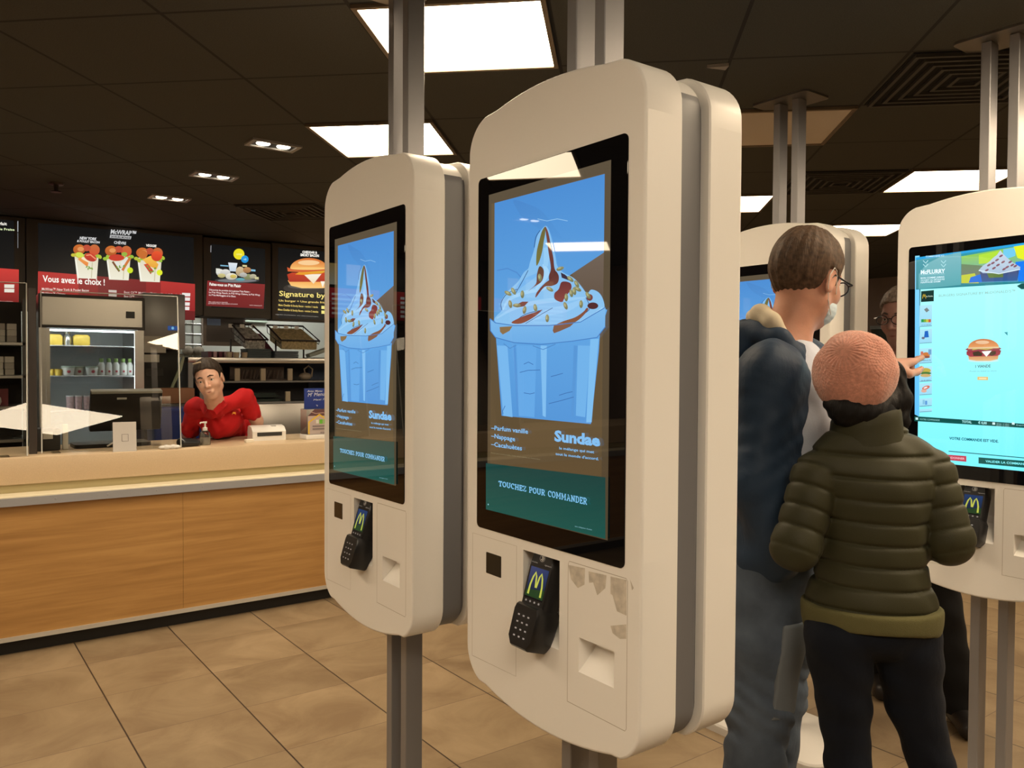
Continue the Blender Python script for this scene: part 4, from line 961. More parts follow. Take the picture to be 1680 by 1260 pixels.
def hand(S, w, d, n, s=1., curl=(.9, .9, .9, .9), side=1, thumb=(.6, .5)):
    """w wrist, d direction of the hand, n back-of-hand normal; side=+1 thumb lies on +cross(d,n) side; curl per finger in radians per joint"""
    d = unit(d); n = unit(np.array(n)-d*(np.array(n)@d)); a = np.cross(d, n)*side; w = np.array(w, float)
    P_ = lambda x, y, z: w+d*x*s+a*y*s+n*z*s
    S.cap(P_(0, 0, 0), P_(.02, 0, 0), .026*s, .024*s, .012)
    for i, y in enumerate((.028, .010, -.009, -.026)):
        S.cap(P_(.015, y*.6, 0), P_(.085-.004*abs(i-1), y, .002), .016*s, .0115*s, .012)
    L_ = ((.042, .026, .022), (.046, .029, .024), (.043, .027, .023), (.034, .021, .019))
    for i, y in enumerate((.028, .010, -.009, -.026)):
        p = P_(.085-.004*abs(i-1), y, .002); ang = 0; r = .0098*s
        for j, l in enumerate(L_[i]):
            ang += curl[i]*(1, 1.1, .7)[j]; q = p+(d*math.cos(ang)-n*math.sin(ang)+a*(y*.6))*l*s
            S.cap(p, q, r, r*.9, .0035); p = q; r *= .9
    p0 = P_(.022, .024, -.008); p1 = p0+(d*.55+a*.75-n*thumb[0]*.5)*.045*s; p2 = p1+(d*.85+a*.35-n*thumb[1]*.5)*.034*s; p3 = p2+(d*.95+a*.05-n*.3)*.027*s
    S.cap(p0, p1, .0155*s, .0125*s, .010); S.cap(p1, p2, .0115*s, .0105*s, .004); S.cap(p2, p3, .0105*s, .0085*s, .003)
def person(loc, label): return empty('person', loc, label, 'person')
def shoe(S, ankle, toe_dir, z0=0.0, L_=.27):
    t = unit((toe_dir[0], toe_dir[1], 0)); a = np.array([ankle[0], ankle[1], z0]); sd = np.array([-t[1], t[0], 0])
    S.cap(a+t*-.05+V3(0, 0, .05), a+t*-.02+V3(0, 0, .09), .042, .046, .02); S.cap(a+t*-.04+V3(0, 0, .036), a+t*.15+V3(0, 0, .036), .038, .040, .03); S.cap(a+t*.02+V3(0, 0, .07), a+t*.14+V3(0, 0, .042), .04, .036, .03)
    S.post(lambda d, X, Y, Z: np.maximum(d, z0+.003-Z))
def torso_limbs(S, J, r=.72, k=.03):
    """the body itself under the clothes, one continuous surface"""
    for ch in J: S.chain([(p, q*(r if p[2] > .85 else .66)) for p, q in ch], k)

RH = unit([RT[0], RT[1], 0]); FH = unit([FW[0], FW[1], 0])       # horizontal right / forward as seen from the camera
def hdir(r_, f_): return unit(RH*r_+FH*f_)

# ---------------- man in the dark blue jacket, pointing at the right-hand kiosk
def man_jacket():
    ft = hdir(.97, -.24); L_ = np.array([-ft[1], ft[0], 0]); Rt = -L_; Tf = frame(ft)
    C = at(1324, 460, 2.14); hf = unit(hdir(.80, .60)*.985+V3(0, 0, -.17)); HR = frame(hf, (0.03, -.05, 1)); s = 1.02
    base = np.array([at(1262, 900, 2.12)[0], at(1262, 900, 2.12)[1], 0.]); o = base
    r = person(tuple(base), 'tall man in dark blue hooded jacket and face mask, pointing at the right kiosk screen')
    neckb = at(1288, 566, 2.14)
    shR, shL = at(1262, 612, 2.00), at(1318, 596, 2.34); elR, wrR = at(1243, 790, 1.99), at(1285, 905, 1.97)
    elL = at(1395, 640, 2.56); tip = onx(2.790, 1512, 585.5); wrL = at(1463, 602, 2.74)
    hip = at(1258, 900, 2.14); hR, hL = at(1252, 930, 2.07), at(1288, 930, 2.24)
    kR = at(1246, 1160, 2.04); kL = at(1272, 1140, 2.24); aR = np.array([*(at(1228, 1300, 2.04)[:2]), .10]); aL = np.array([*(at(1246, 1300, 2.24)[:2]), .10])
    chest = at(1276, 680, 2.16); belly = at(1272, 800, 2.16)
    xs = np.array([C, neckb, shR, shL, elR, wrR, elL, wrL, tip, hip, kR, kL, aR, aL]); lo = xs.min(0)-.2; hi = xs.max(0)+.2; lo[2] = 0
    S = Sdf(axis(lo[0], hi[0], .014, [(C[0]-.15, C[0]+.15, .0042), (wrL[0]-.05, hi[0], .0042)]), axis(lo[1], hi[1], .014, [(C[1]-.14, C[1]+.14, .0042), (tip[1]-.10, tip[1]+.10, .0042)]), axis(lo[2], hi[2], .016, [(C[2]-.16, C[2]+.16, .0042), (tip[2]-.1, tip[2]+.07, .0042)]))
    torso_limbs(S, [[(neckb, .07), (chest, .13), (belly, .13), (hip, .14)], [(shR, .06), (elR, .05), (wrR, .035)], [(shL, .06), (elL, .045), (wrL, .030)], [(shR, .06), (neckb, .06), (shL, .06)], [(hip, .12), (hR, .11), (kR, .065), (aR, .045)], [(hip, .12), (hL, .11), (kL, .065), (aL, .045)]])
    head(S, C, HR, s, neckb)
    # pointing left hand: index straight, the others folded, thumb towards the camera
    dr = unit(tip-wrL); nn = unit(V3(0, 0, 1)+dr*0); idxl = np.linalg.norm(tip-wrL)
    hand(S, wrL, dr, nn, .98, (0.02, 1.35, 1.4, 1.45), side=1, thumb=(1.0, .9)) if False else None
    a = unit(np.cross(dr, nn)); P_ = lambda x, y, z: wrL+dr*x+a*y+nn*z
    S.cap(P_(-.02, 0, 0), P_(.02, 0, 0), .027, .025, .012)
    for i, y in enumerate((.026, .009, -.009, -.025)):
        S.cap(P_(.012, y*.6, 0), P_(.078-.004*abs(i-1), y, 0), .017, .0125, .012)
    k1 = P_(.078, .026, .0); S.chain([(k1, .0105), (P_(.115, .024, .004), .0095), (tip-dr*.022, .0085), (tip-dr*.006, .0070)], .004)
    for i, y in enumerate((.009, -.009, -.025)):
        q0 = P_(.074, y, 0); q1 = q0+dr*.016-nn*.036; q2 = q1-dr*.026-nn*.004; q3 = q2-dr*.008+nn*.016; S.chain([(q0, .0105), (q1, .0098), (q2, .009), (q3, .008)], .0035)
    t0 = P_(.020, .022, -.012); t1 = P_(.045, .034, -.034); t2 = P_(.078, .036, -.036); t3 = P_(.102, .034, -.030); S.chain([(t0, .017), (t1, .0135), (t2, .0115), (t3, .0095)], .008)
    body = S.mesh('body', skin('ruddy_skin', (.56, .29, .20)), r, o, 1)
    face_parts(C, HR, s, r, o, mat('brown_brow', (.07, .04, .025), .7), lips=False)
    hair_short(C, HR, s, 'hair', hairm('brown_hair', (.085, .052, .032)), r, o, lift=.013)
    glasses(C, HR, s, r, o, mat('dark_frame', (.02, .02, .025), .25))
    # pale blue face mask pulled under the chin side
    Sm = Sdf(*[axis(C[i]-.14, C[i]+.14, .0035) for i in range(3)])
    c0 = C+HR@(V3(.030, 0, -.066)*s)
    Sm.el(C+HR@(V3(.036, 0, -.062)*s), V3(.070, .060, .054)*s, HR, .001, fn=lambda d, x, y, z: np.maximum(d, (-.018*s-x-.35*z))-.0007*np.sin(z*520))
    mk = Sm.mesh('face_mask', fabric('mask_blue', (.55, .66, .74), 700, .2, .7), r, o, 1)
    T = lambda x, y, z: C+HR@(V3(x, y, z)*s)-o
    for g in (-1, 1):
        B().tube([T(.050, g*.058, -.036), T(.020, g*.074, -.014), T(-.004, g*.084, .020), T(-.022, g*.088, .024), T(-.034, g*.086, .004), T(-.030, g*.083, -.022), T(-.004, g*.072, -.052), T(.036, g*.060, -.082)], .0012, 6).build('mask_ear_loop', mat('elastic_white', (.75, .75, .72), .7), mk)
    # jacket
    lo = np.minimum.reduce([shR, shL, elR, wrR, hip, neckb, elL])-.17; hi = np.maximum.reduce([shR, shL, elR, wrR, hip, neckb, elL, wrL])+.15
    J = Sdf(axis(lo[0], hi[0], .0075), axis(lo[1], hi[1], .0075), axis(max(lo[2]-.08, .6), hi[2], .0075))
    J.el(at(1270, 690, 2.15), (.125, .185, .20), Tf, .03).el(at(1262, 820, 2.15), (.130, .18, .17), Tf, .08).el(at(1252, 900, 2.14), (.125, .185, .11), Tf, .07)
    J.cap(shR, neckb-V3(0, 0, .05), .070, .075, .05).cap(shL, neckb-V3(0, 0, .05), .066, .075, .05)
    J.chain([(shR, .070), (elR, .064), (wrR, .050)], .05); J.chain([(shL, .070), (elL, .054), (wrL-dr*.02, .040)], .035)
    fold = lambda d, X, Y, Z: d+.0022*np.sin(30*Z+55*Y-25*X+6*np.sin(9*X+7*Y))+.0016*np.sin(95*Z-60*X+40*Y+3*np.sin(14*Z))+.0008*np.sin(190*Z+130*X+6*np.sin(20*Z))
    J.post(fold)
    # open front: remove the strip where the shirt shows, and the neck hole
    J.el(neckb+V3(0, 0, .02)+ft*.01, (.075, .07, .075), Tf, .01, '-')
    J.el(at(1352, 640, 2.13), (.085, .060, .17), Tf, .01, '-')
    jk = J.mesh('jacket', fabric('navy_shell_fabric', (.024, .044, .080), 900, .25, .55, .12, .3), r, o, 1)
    zp = B(); zp.tube([at(1316, 572, 2.045)-o, at(1330, 640, 2.03)-o, at(1331, 720, 2.03)-o, at(1320, 800, 2.03)-o], .004, 6); zp.build('jacket_zip', mat('zip_black', (.015, .015, .015), .4), jk)
    H = Sdf(axis(neckb[0]-.26, neckb[0]+.2, .007), axis(neckb[1]-.22, neckb[1]+.22, .007), axis(neckb[2]-.14, neckb[2]+.15, .007))
    H.chain([(at(1208, 570, 2.12), .022), (at(1222, 548, 2.12), .028), (at(1248, 545, 2.08), .027), (at(1278, 556, 2.04), .024), (at(1302, 584, 2.03), .018), (at(1318, 640, 2.03), .012)], .03)
    H.chain([(at(1215, 570, 2.12), .03), (at(1225, 552, 2.2), .04), (at(1252, 548, 2.28), .035), (at(1290, 560, 2.3), .03), (at(1312, 585, 2.26), .02)], .03)
    H.post(lambda d, X, Y, Z: d+.003*np.sin(60*X+45*Y+40*Z)); H.mesh('hood', fabric('navy_shell_fabric', (.024, .044, .080)), jk, o, 1)
    K_ = Sdf(axis(neckb[0]-.2, neckb[0]+.15, .006), axis(neckb[1]-.2, neckb[1]+.2, .006), axis(neckb[2]-.05, neckb[2]+.13, .006))
    K_.chain([(at(1237, 520, 2.16), .022), (at(1248, 516, 2.09), .024), (at(1266, 527, 2.05), .020), (at(1290, 552, 2.04), .012)], .02); K_.mesh('hoodie_collar', fabric('cream_cotton', (.62, .54, .40), 600, .4), r, o, 1)
    T_ = Sdf(axis(chest[0]-.25, chest[0]+.25, .008), axis(chest[1]-.25, chest[1]+.25, .008), axis(hip[2]-.08, neckb[2]+.05, .008))
    T_.el(at(1297, 690, 2.12), (.122, .135, .22), Tf, .03).el(at(1299, 770, 2.12), (.122, .14, .18), Tf, .07); T_.post(lambda d, X, Y, Z: d+.003*np.sin(42*Z+30*X)+.002*np.sin(80*X+30*Z)); T_.mesh('t_shirt', fabric('screen_tinted_cotton', (.52, .56, .66), 600, .3, .85, .1, .2), r, o, 1)  # blue tint in the shirt colour stands in for the kiosk screen's light
    # jeans
    lo = np.minimum.reduce([hR, hL, kR, kL, aR, aL])-.16; hi = np.maximum.reduce([hR, hL, kR, kL, aR, aL])+.16
    G = Sdf(axis(lo[0], hi[0], .0085), axis(lo[1], hi[1], .0085), axis(.05, hi[2], .0085))
    G.el(hip+V3(0, 0, -.02), (.125, .165, .12), Tf, .03)
    G.chain([(hR, .108), ((hR+kR)/2, .094), (kR, .076), (kR*.5+aR*.5+V3(*(ft[:2]*-.01), 0), .074), (aR, .068)], .03)
    G.chain([(hL, .105), ((hL+kL)/2, .092), (kL, .074), (kL*.5+aL*.5, .072), (aL, .066)], .03)
    G.post(lambda d, X, Y, Z: d+.0055*np.exp(-((Z-.66)/.17)**2)*np.sin(115*Z+50*X-54*Y+2.5*np.sin(30*X+25*Y)+2*np.sin(17*Z))*(.55+.45*np.sin(41*X+27*Y+19*Z))+.0025*np.sin(50*Z+33*X+17*Y))
    jn = G.mesh('jeans', fabric('blue_grey_denim', (.085, .110, .150), 800, .35, .85, .35, .35), r, o, 1)
    # lighter patch panel on the outside of the near leg
    Pn = Sdf(axis(hR[0]-.2, hR[0]+.25, .006), axis(hR[1]-.2, hR[1]+.2, .006), axis(.55, 1.0, .006))
    Pn.chain([(hR, .114), ((hR+kR)/2, .101), (kR, .084)], .03)
    lat2 = lambda px_, Z: None
    a1, a2 = at(1283, 1025, 1.97), at(1262, 1180, 1.97); l1, l2 = (a1-o)@RH, (a2-o)@RH; sl_ = (l1-l2)/(a1[2]-a2[2])
    Pn.post(lambda d, X, Y, Z: np.maximum.reduce([d+0*X*Y*Z, (l2+(Z-a2[2])*sl_)-((X-o[0])*RH[0]+(Y-o[1])*RH[1])+0*Z, np.broadcast_to(Z-a1[2], d.shape), np.broadcast_to(a2[2]-Z, d.shape), ((X-kR[0])*FH[0]+(Y-kR[1])*FH[1])-.01+0*Z]))
    Pn.mesh('patch_panel', fabric('pale_denim_patch', (.16, .18, .20), 800, .35, .85), jn, o, 0)
    Sh = Sdf(axis(aR[0]-.3, aL[0]+.35, .009), axis(min(aR[1], aL[1])-.3, max(aR[1], aL[1])+.3, .009), axis(-.02, .16, .009))
    shoe(Sh, aR, ft); Sh.mesh('shoe', mat('black_leather', (.02, .018, .017), .45), r, o, 1)
    Sh = Sdf(axis(aR[0]-.3, aL[0]+.35, .009), axis(min(aR[1], aL[1])-.3, max(aR[1], aL[1])+.3, .009), axis(-.02, .16, .009))
    shoe(Sh, aL, ft); Sh.mesh('shoe', MATS['black_leather'], r, o, 1)
man_jacket()

# ---------------- woman in the olive quilted jacket and pink knitted hat, seen from behind
def woman():
    ft = hdir(.22, .975); Tf = frame(ft); D = 1.86
    C = at(1412, 650, D+.035); HR = frame(unit(hdir(.5, .87)+V3(0, 0, -.10)), (0, 0, 1)); s = .88
    base = np.array([*at(1425, 1000, D)[:2], 0.]); o = base
    r = person(tuple(base), 'woman in olive quilted jacket and pink knitted hat, seen from behind')
    neckb = at(1420, 705, D); shA, shB = at(1340, 782, D), at(1524, 776, D-.01)
    elA, elB = at(1305, 897, D-.03), at(1555, 886, D-.04); wrA = elA+ft*.20+hdir(1, 0)*.09+V3(0, 0, .02); wrB = elB+ft*.20-hdir(1, 0)*.09+V3(0, 0, .04)
    hip = at(1428, 1020, D); hA, hB = at(1376, 1048, D), at(1482, 1050, D); kA, kB = at(1394, 1375, D-.02), at(1552, 1375, D-.02)
    aA = np.array([*at(1402, 1300, D-.02)[:2], .09]); aB = np.array([*at(1590, 1300, D+.04)[:2], .09])
    xs = np.array([C, shA, shB, elA, elB, wrA, wrB, kA, kB, aA, aB, hip]); lo = xs.min(0)-.17; hi = xs.max(0)+.17; lo[2] = 0
    S = Sdf(axis(lo[0], hi[0], .014, [(C[0]-.13, C[0]+.13, .005)]), axis(lo[1], hi[1], .014, [(C[1]-.13, C[1]+.13, .005)]), axis(lo[2], hi[2], .016, [(C[2]-.15, C[2]+.14, .005)]))
    torso_limbs(S, [[(neckb, .06), (at(1422, 790, D), .11), (at(1425, 900, D), .10), (hip, .09)], [(neckb, .05), (shA, .055), (elA, .042), (wrA, .03)], [(neckb, .05), (shB, .055), (elB, .042), (wrB, .03)], [(hA, .06), (at(1384, 1150, D), .05), (at(1391, 1250, D), .05), (kA, .05), (aA, .04)], [(hB, .06), (at(1499, 1150, D), .05), (at(1527, 1250, D), .05), (kB, .05), (aB, .04)], [(hA, .06), (hip, .07), (hB, .06)]])
    head(S, C, HR, s, neckb)
    for w_, e in ((wrA, elA), (wrB, elB)):
        hand(S, w_, unit(w_-e), V3(0, 0, 1), .9, (.6, .7, .8, .8), side=1 if e is elA else -1)
    S.mesh('body', skin('fair_skin', (.58, .34, .25)), r, o, 1)
    face_parts(C, HR, s, r, o, mat('dark_brow', (.02, .015, .012), .7))
    # knitted hat: local z = crown axis, tipped back-left
    hc = at(1403, 606, D-.005); crown = unit(hdir(-.66, -.70)+V3(0, 0, .60)); HT = frame(np.cross(crown, hdir(.3, 1))*-1, crown); HT = np.stack([HT[:, 0], np.cross(crown, HT[:, 0]), crown], 1)
    Kn = Sdf(*[axis(hc[i]-.13, hc[i]+.13, .0021) for i in range(3)])
    def knit(d, x, y, z):
        ph = np.arctan2(y, x); rr = np.sqrt(x*x+y*y); th = np.arctan2(rr, z)
        ribs = np.sin(26*ph)*.0019*np.exp(-((th-.36)/.17)**2)*np.clip(th/.15, 0, 1)
        row = th*.093/.0062; col_ = ph*14*np.clip(np.sin(th), .15, 1)*1.6
        st = (np.sin(2*PI*row)*.55+np.sin(2*PI*col_+PI*np.floor(row)*0+1.6*np.sin(2*PI*row)))*.0011*np.clip((th-.40)/.2, 0, 1)
        lump = .0022*np.sin(23*x*3+11*y*4)*np.sin(60*z+2)
        return d-ribs-st-lump
    Kn.el(hc, (.089, .092, .082), HT, .001, fn=lambda d, x, y, z: knit(d, x, y, z))
    Kn.el(hc-V3(0, 0, .020)+hdir(1, 0)*-.004, (.083, .088, .066), HT, .02, fn=lambda d, x, y, z: knit(d, x, y, z+.02))
    Kn.mesh('knitted_hat', mat('pink_wool', (.60, .265, .19), .9, bump=.5, bscale=700, var=.16, vscale=120, sheen=.5), r, o, 0)
    # dark hair hanging at the right, dark scarf round the neck
    Hh = Sdf(axis(C[0]-.2, C[0]+.22, .005), axis(C[1]-.22, C[1]+.22, .005), axis(neckb[2]-.08, C[2]+.08, .005))
    Hh.chain([(at(1462, 610, D+.03), .030), (at(1474, 655, D+.02), .026), (at(1478, 690, D+.01), .016), (at(1481, 715, D), .006)], .02)
    Hh.chain([(at(1448, 662, D-.01), .032), (at(1420, 676, D-.03), .036), (at(1388, 672, D-.03), .032), (at(1366, 662, D), .020)], .03)
    Hh.post(lambda d, X, Y, Z: d+.0018*np.sin(190*X-160*Y+12*np.sin(20*Z))); Hh.mesh('hair', hairm('black_hair', (.005, .004, .004)), r, o, 1)
    Sc = Sdf(axis(neckb[0]-.16, neckb[0]+.16, .006), axis(neckb[1]-.16, neckb[1]+.16, .006), axis(neckb[2]-.06, neckb[2]+.12, .006))
    Sc.el(at(1420, 684, D), (.068, .072, .034), Tf, .02).el(at(1415, 668, D), (.062, .060, .03), Tf, .02); Sc.post(lambda d, X, Y, Z: d+.002*np.sin(130*Z+30*X)); Sc.mesh('scarf', fabric('black_wool', (.006, .006, .007), 500, .6, .95), r, o, 1)
    # quilted jacket
    lo = np.minimum.reduce([elA, elB, wrA, wrB, hip, neckb])-.14; hi = np.maximum.reduce([elA, elB, wrA, wrB, neckb])+.14
    J = Sdf(axis(lo[0], hi[0], .0038), axis(lo[1], hi[1], .0038), axis(hip[2]-.03, neckb[2]+.07, .0034))
    J.el(at(1430, 805, D), (.100, .128, .13), Tf, .03).el(at(1430, 905, D), (.096, .118, .14), Tf, .05).el(at(1427, 992, D), (.110, .143, .10), Tf, .05)
    J.cap(at(1356, 765, D), at(1504, 760, D), .050, .050, .05).cap(at(1385, 728, D), at(1466, 726, D), .036, .036, .05)
    J.cap(at(1420, 730, D), at(1419, 718, D), .062, .060, .04)
    lat = lambda X, Y: (X-o[0])*RH[0]+(Y-o[1])*RH[1]
    def quilt(d, X, Y, Z):
        l_ = lat(X, Y); z0 = at(1424, 706, D)[2]; t = (z0-Z-.05*l_*np.clip((Z-1.1)*3, -.2, 1)-.004*np.sin(9*l_+6*Z))/.0490
        p_ = np.abs(np.sin(PI*t))**.6; sd_ = np.abs(t-np.round(t))*.049; gr = .0044*np.exp(-(sd_/.0040)**2)
        side = np.clip((.128-np.abs(l_))/.012, 0, 1) if False else 1
        wr = .0012*np.sin(95*X+70*Y+30*Z)
        return d-(.0026*p_-.0016)+gr-wr
    J.post(quilt)
    for sh, el_, wr in ((shA, elA, wrA), (shB, elB, wrB)):
        J.chain([(sh, .056), (el_, .051)], .006, puff=(.0065, .048, .35)); J.chain([(el_, .051), (wr, .040)], .02, puff=(.0065, .048, .1))
    J.post(lambda d, X, Y, Z: np.maximum(d, (hip[2]+.027+.02*lat(X, Y))-Z) if True else d)
    J.el(at(1419, 668, D), (.060, .062, .040), Tf, .004, '-')
    olive = fabric('olive_quilted_nylon', (.040, .038, .018), 700, .2, .55, .10)
    jk = J.mesh('quilted_jacket', olive, r, o, 0)
    cb = B(); NR = 28; rings = []
    for py, a_, b_ in ((726, .084, .076), (712, .080, .074), (698, .077, .074), (684, .075, .073), (679, .072, .070), (684, .069, .067), (712, .070, .066)):
        c_ = at(1420, py, D); ring = []
        for i in range(NR):
            t = 2*PI*i/NR; q = c_-o+np.array([-ft[1], ft[0], 0])*-math.cos(t)*a_+ft*math.sin(t)*b_; q[2] += .016*math.cos(t)*(1 if py < 700 else .5)+.0022*math.sin(5*t); ring.append(q)
        rings.append(ring)
    cb.loft(rings, None, False); cb.build('collar', olive, jk)
    Hm = Sdf(axis(hip[0]-.24, hip[0]+.24, .006), axis(hip[1]-.24, hip[1]+.24, .006), axis(hip[2]-.05, hip[2]+.07, .006))
    Hm.el(hip+V3(0, 0, .03), (.118, .152, .16), Tf, .01); Hm.post(lambda d, X, Y, Z: np.maximum(np.maximum(d, Z-hip[2]-.045), hip[2]-.022-.05*lat(X, Y)-.22*((X-hip[0])*FH[0]+(Y-hip[1])*FH[1])-Z)); Hm.mesh('ribbed_hem', fabric('light_olive_rib', (.120, .110, .045), 500, .5, .9), jk, o, 0)
    # dark jeans
    lo = np.minimum.reduce([hA, hB, kA, kB, aA, aB])-.15; hi = np.maximum.reduce([hA, hB, kA, kB, aA, aB])+.15
    G = Sdf(axis(lo[0], hi[0], .0075), axis(lo[1], hi[1], .0075), axis(.05, hip[2]+.08, .0075))
    G.el(at(1428, 1018, D), (.108, .145, .085), Tf, .02)
    bk = -ft*.02
    G.chain([(at(1373, 1045, D)+bk, .076), (at(1384, 1150, D), .059), (at(1391, 1250, D), .049), (kA, .047), ((kA+aA)/2, .046), (aA, .038)], .010); G.chain([(at(1484, 1048, D)+bk, .076), (at(1499, 1150, D), .061), (at(1527, 1250, D), .048), (kB, .047), ((kB+aB)/2, .046), (aB, .038)], .010)
    G.post(lambda d, X, Y, Z: d+.0022*np.sin(85*Z+30*X)*np.clip(1.4-Z, .3, 1)+.0015*np.sin(60*Z-55*Y))
    jn = G.mesh('jeans', fabric('dark_indigo_denim', (.0045, .007, .014), 800, .3, .8, .15, .3), r, o, 1)
    Sh = Sdf(axis(aA[0]-.25, aB[0]+.35, .009), axis(min(aA[1], aB[1])-.3, max(aA[1], aB[1])+.3, .009), axis(-.02, .16, .009))
    shoe(Sh, aA, ft); Sh.mesh('shoe', mat('black_shoe', (.02, .018, .018), .5), r, o, 1)
    Sh = Sdf(axis(aA[0]-.25, aB[0]+.35, .009), axis(min(aA[1], aB[1])-.3, max(aA[1], aB[1])+.3, .009), axis(-.02, .16, .009))
    shoe(Sh, aB, ft); Sh.mesh('shoe', MATS['black_shoe'], r, o, 1)
woman()

# ---------------- man with glasses standing behind the right-hand kiosk
def man_behind():
    D = 3.5; ft = hdir(-.62, -.78); Tf = frame(ft); C = at(1481, 521, D); HR = frame(unit(hdir(-.80, -.60)+V3(0, 0, -.12)), (0, 0, 1)); s = 1.04
    base = np.array([*at(1500, 900, D)[:2], 0.]); o = base
    r = person(tuple(base), 'grey-haired man with dark glasses looking out between the middle and right kiosks')
    neckb = at(1484, 590, D+.02); sd = np.array([-ft[1], ft[0], 0]); shA, shB = neckb+sd*.19+V3(0, 0, -.06), neckb-sd*.19+V3(0, 0, -.06)
    elA, elB = shA+V3(0, 0, -.28)+sd*.03, shB+V3(0, 0, -.28)-sd*.03; wrA, wrB = elA+V3(0, 0, -.22)+ft*.10, elB+V3(0, 0, -.22)+ft*.10
    hip = np.array([*neckb[:2], .98]); aB = np.array([*onz(0, 1572, 1188)[:2], .10]); aA = np.array([*onz(0, 1436, 1128)[:2], .10]); hA = hip+.09*unit(aA-aB)*1; hB = hip-.09*unit(aA-aB)
    kA = (hA+aA)/2; kB = (hB+aB)/2; kA[2] = kB[2] = .52
    xs = np.array([C, shA, shB, elA, elB, wrA, wrB, aA, aB]); lo = xs.min(0)-.2; hi = xs.max(0)+.2; lo[2] = 0
    S = Sdf(axis(lo[0], hi[0], .016, [(C[0]-.13, C[0]+.13, .0045)]), axis(lo[1], hi[1], .016, [(C[1]-.13, C[1]+.13, .0045)]), axis(lo[2], hi[2], .018, [(C[2]-.15, C[2]+.14, .0045)]))
    torso_limbs(S, [[(neckb, .07), (neckb-V3(0, 0, .25), .13), (hip, .14)], [(neckb, .06), (shA, .06), (elA, .045), (wrA, .03)], [(neckb, .06), (shB, .06), (elB, .045), (wrB, .03)], [(hip, .1), (hA, .1), (kA, .06), (aA, .04)], [(hip, .1), (hB, .1), (kB, .06), (aB, .04)]])
    head(S, C, HR, s, neckb)
    for w_, e, g in ((wrA, elA, 1), (wrB, elB, -1)): hand(S, w_, unit(w_-e), sd*g, .95, (.35, .4, .45, .5), side=g)
    S.mesh('body', skin('pink_skin', (.50, .28, .24)), r, o, 1)
    face_parts(C, HR, s, r, o, mat('grey_brow', (.12, .09, .08), .7)); glasses(C, HR, s, r, o, MATS['dark_frame'])
    hair_short(C, HR, s, 'hair', hairm('grey_brown_hair', (.24, .19, .16)), r, o, lift=.014, seed=3)
    lo = np.minimum.reduce([elA, elB, wrA, wrB, hip])-.16; hi = np.maximum.reduce([shA, shB, elA, elB])+.14
    J = Sdf(axis(lo[0], hi[0], .011), axis(lo[1], hi[1], .011), axis(hip[2]-.10, neckb[2]+.05, .011))
    J.el(neckb-V3(0, 0, .22), (.13, .19, .22), Tf, .03).el(hip+V3(0, 0, .10), (.13, .17, .2), Tf, .06)
    for sh, e, w_ in ((shA, elA, wrA), (shB, elB, wrB)): J.cap(neckb-V3(0, 0, .05), sh, .06, .07, .05).chain([(sh, .072), (e, .06), (w_, .048)], .03)
    J.post(lambda d, X, Y, Z: d+.003*np.sin(40*Z+25*X)); J.mesh('coat', fabric('black_wool_coat', (.012, .012, .014), 500, .4, .9), r, o, 1)
    G = Sdf(axis(lo[0]-.1, hi[0]+.15, .010), axis(lo[1]-.15, hi[1]+.15, .010), axis(.05, hip[2]+.06, .010))
    G.el(hip, (.11, .15, .12), Tf, .03); G.chain([(hA, .10), (kA, .085), (aA, .075)], .03).chain([(hB, .10), (kB, .085), (aB, .078)], .03)
    G.post(lambda d, X, Y, Z: d+.003*np.sin(50*Z+30*X)); G.mesh('trousers', fabric('black_cotton', (.008, .008, .009), 700, .3, .9, .2), r, o, 1)
    for a_ in (aA, aB):
        Sh = Sdf(axis(a_[0]-.3, a_[0]+.3, .008), axis(a_[1]-.3, a_[1]+.3, .008), axis(-.02, .18, .008)); shoe(Sh, a_, hdir(-.2, -.98)); Sh.mesh('shoe', mat('brown_black_leather', (.012, .010, .010), .4), r, o, 1)
man_behind()

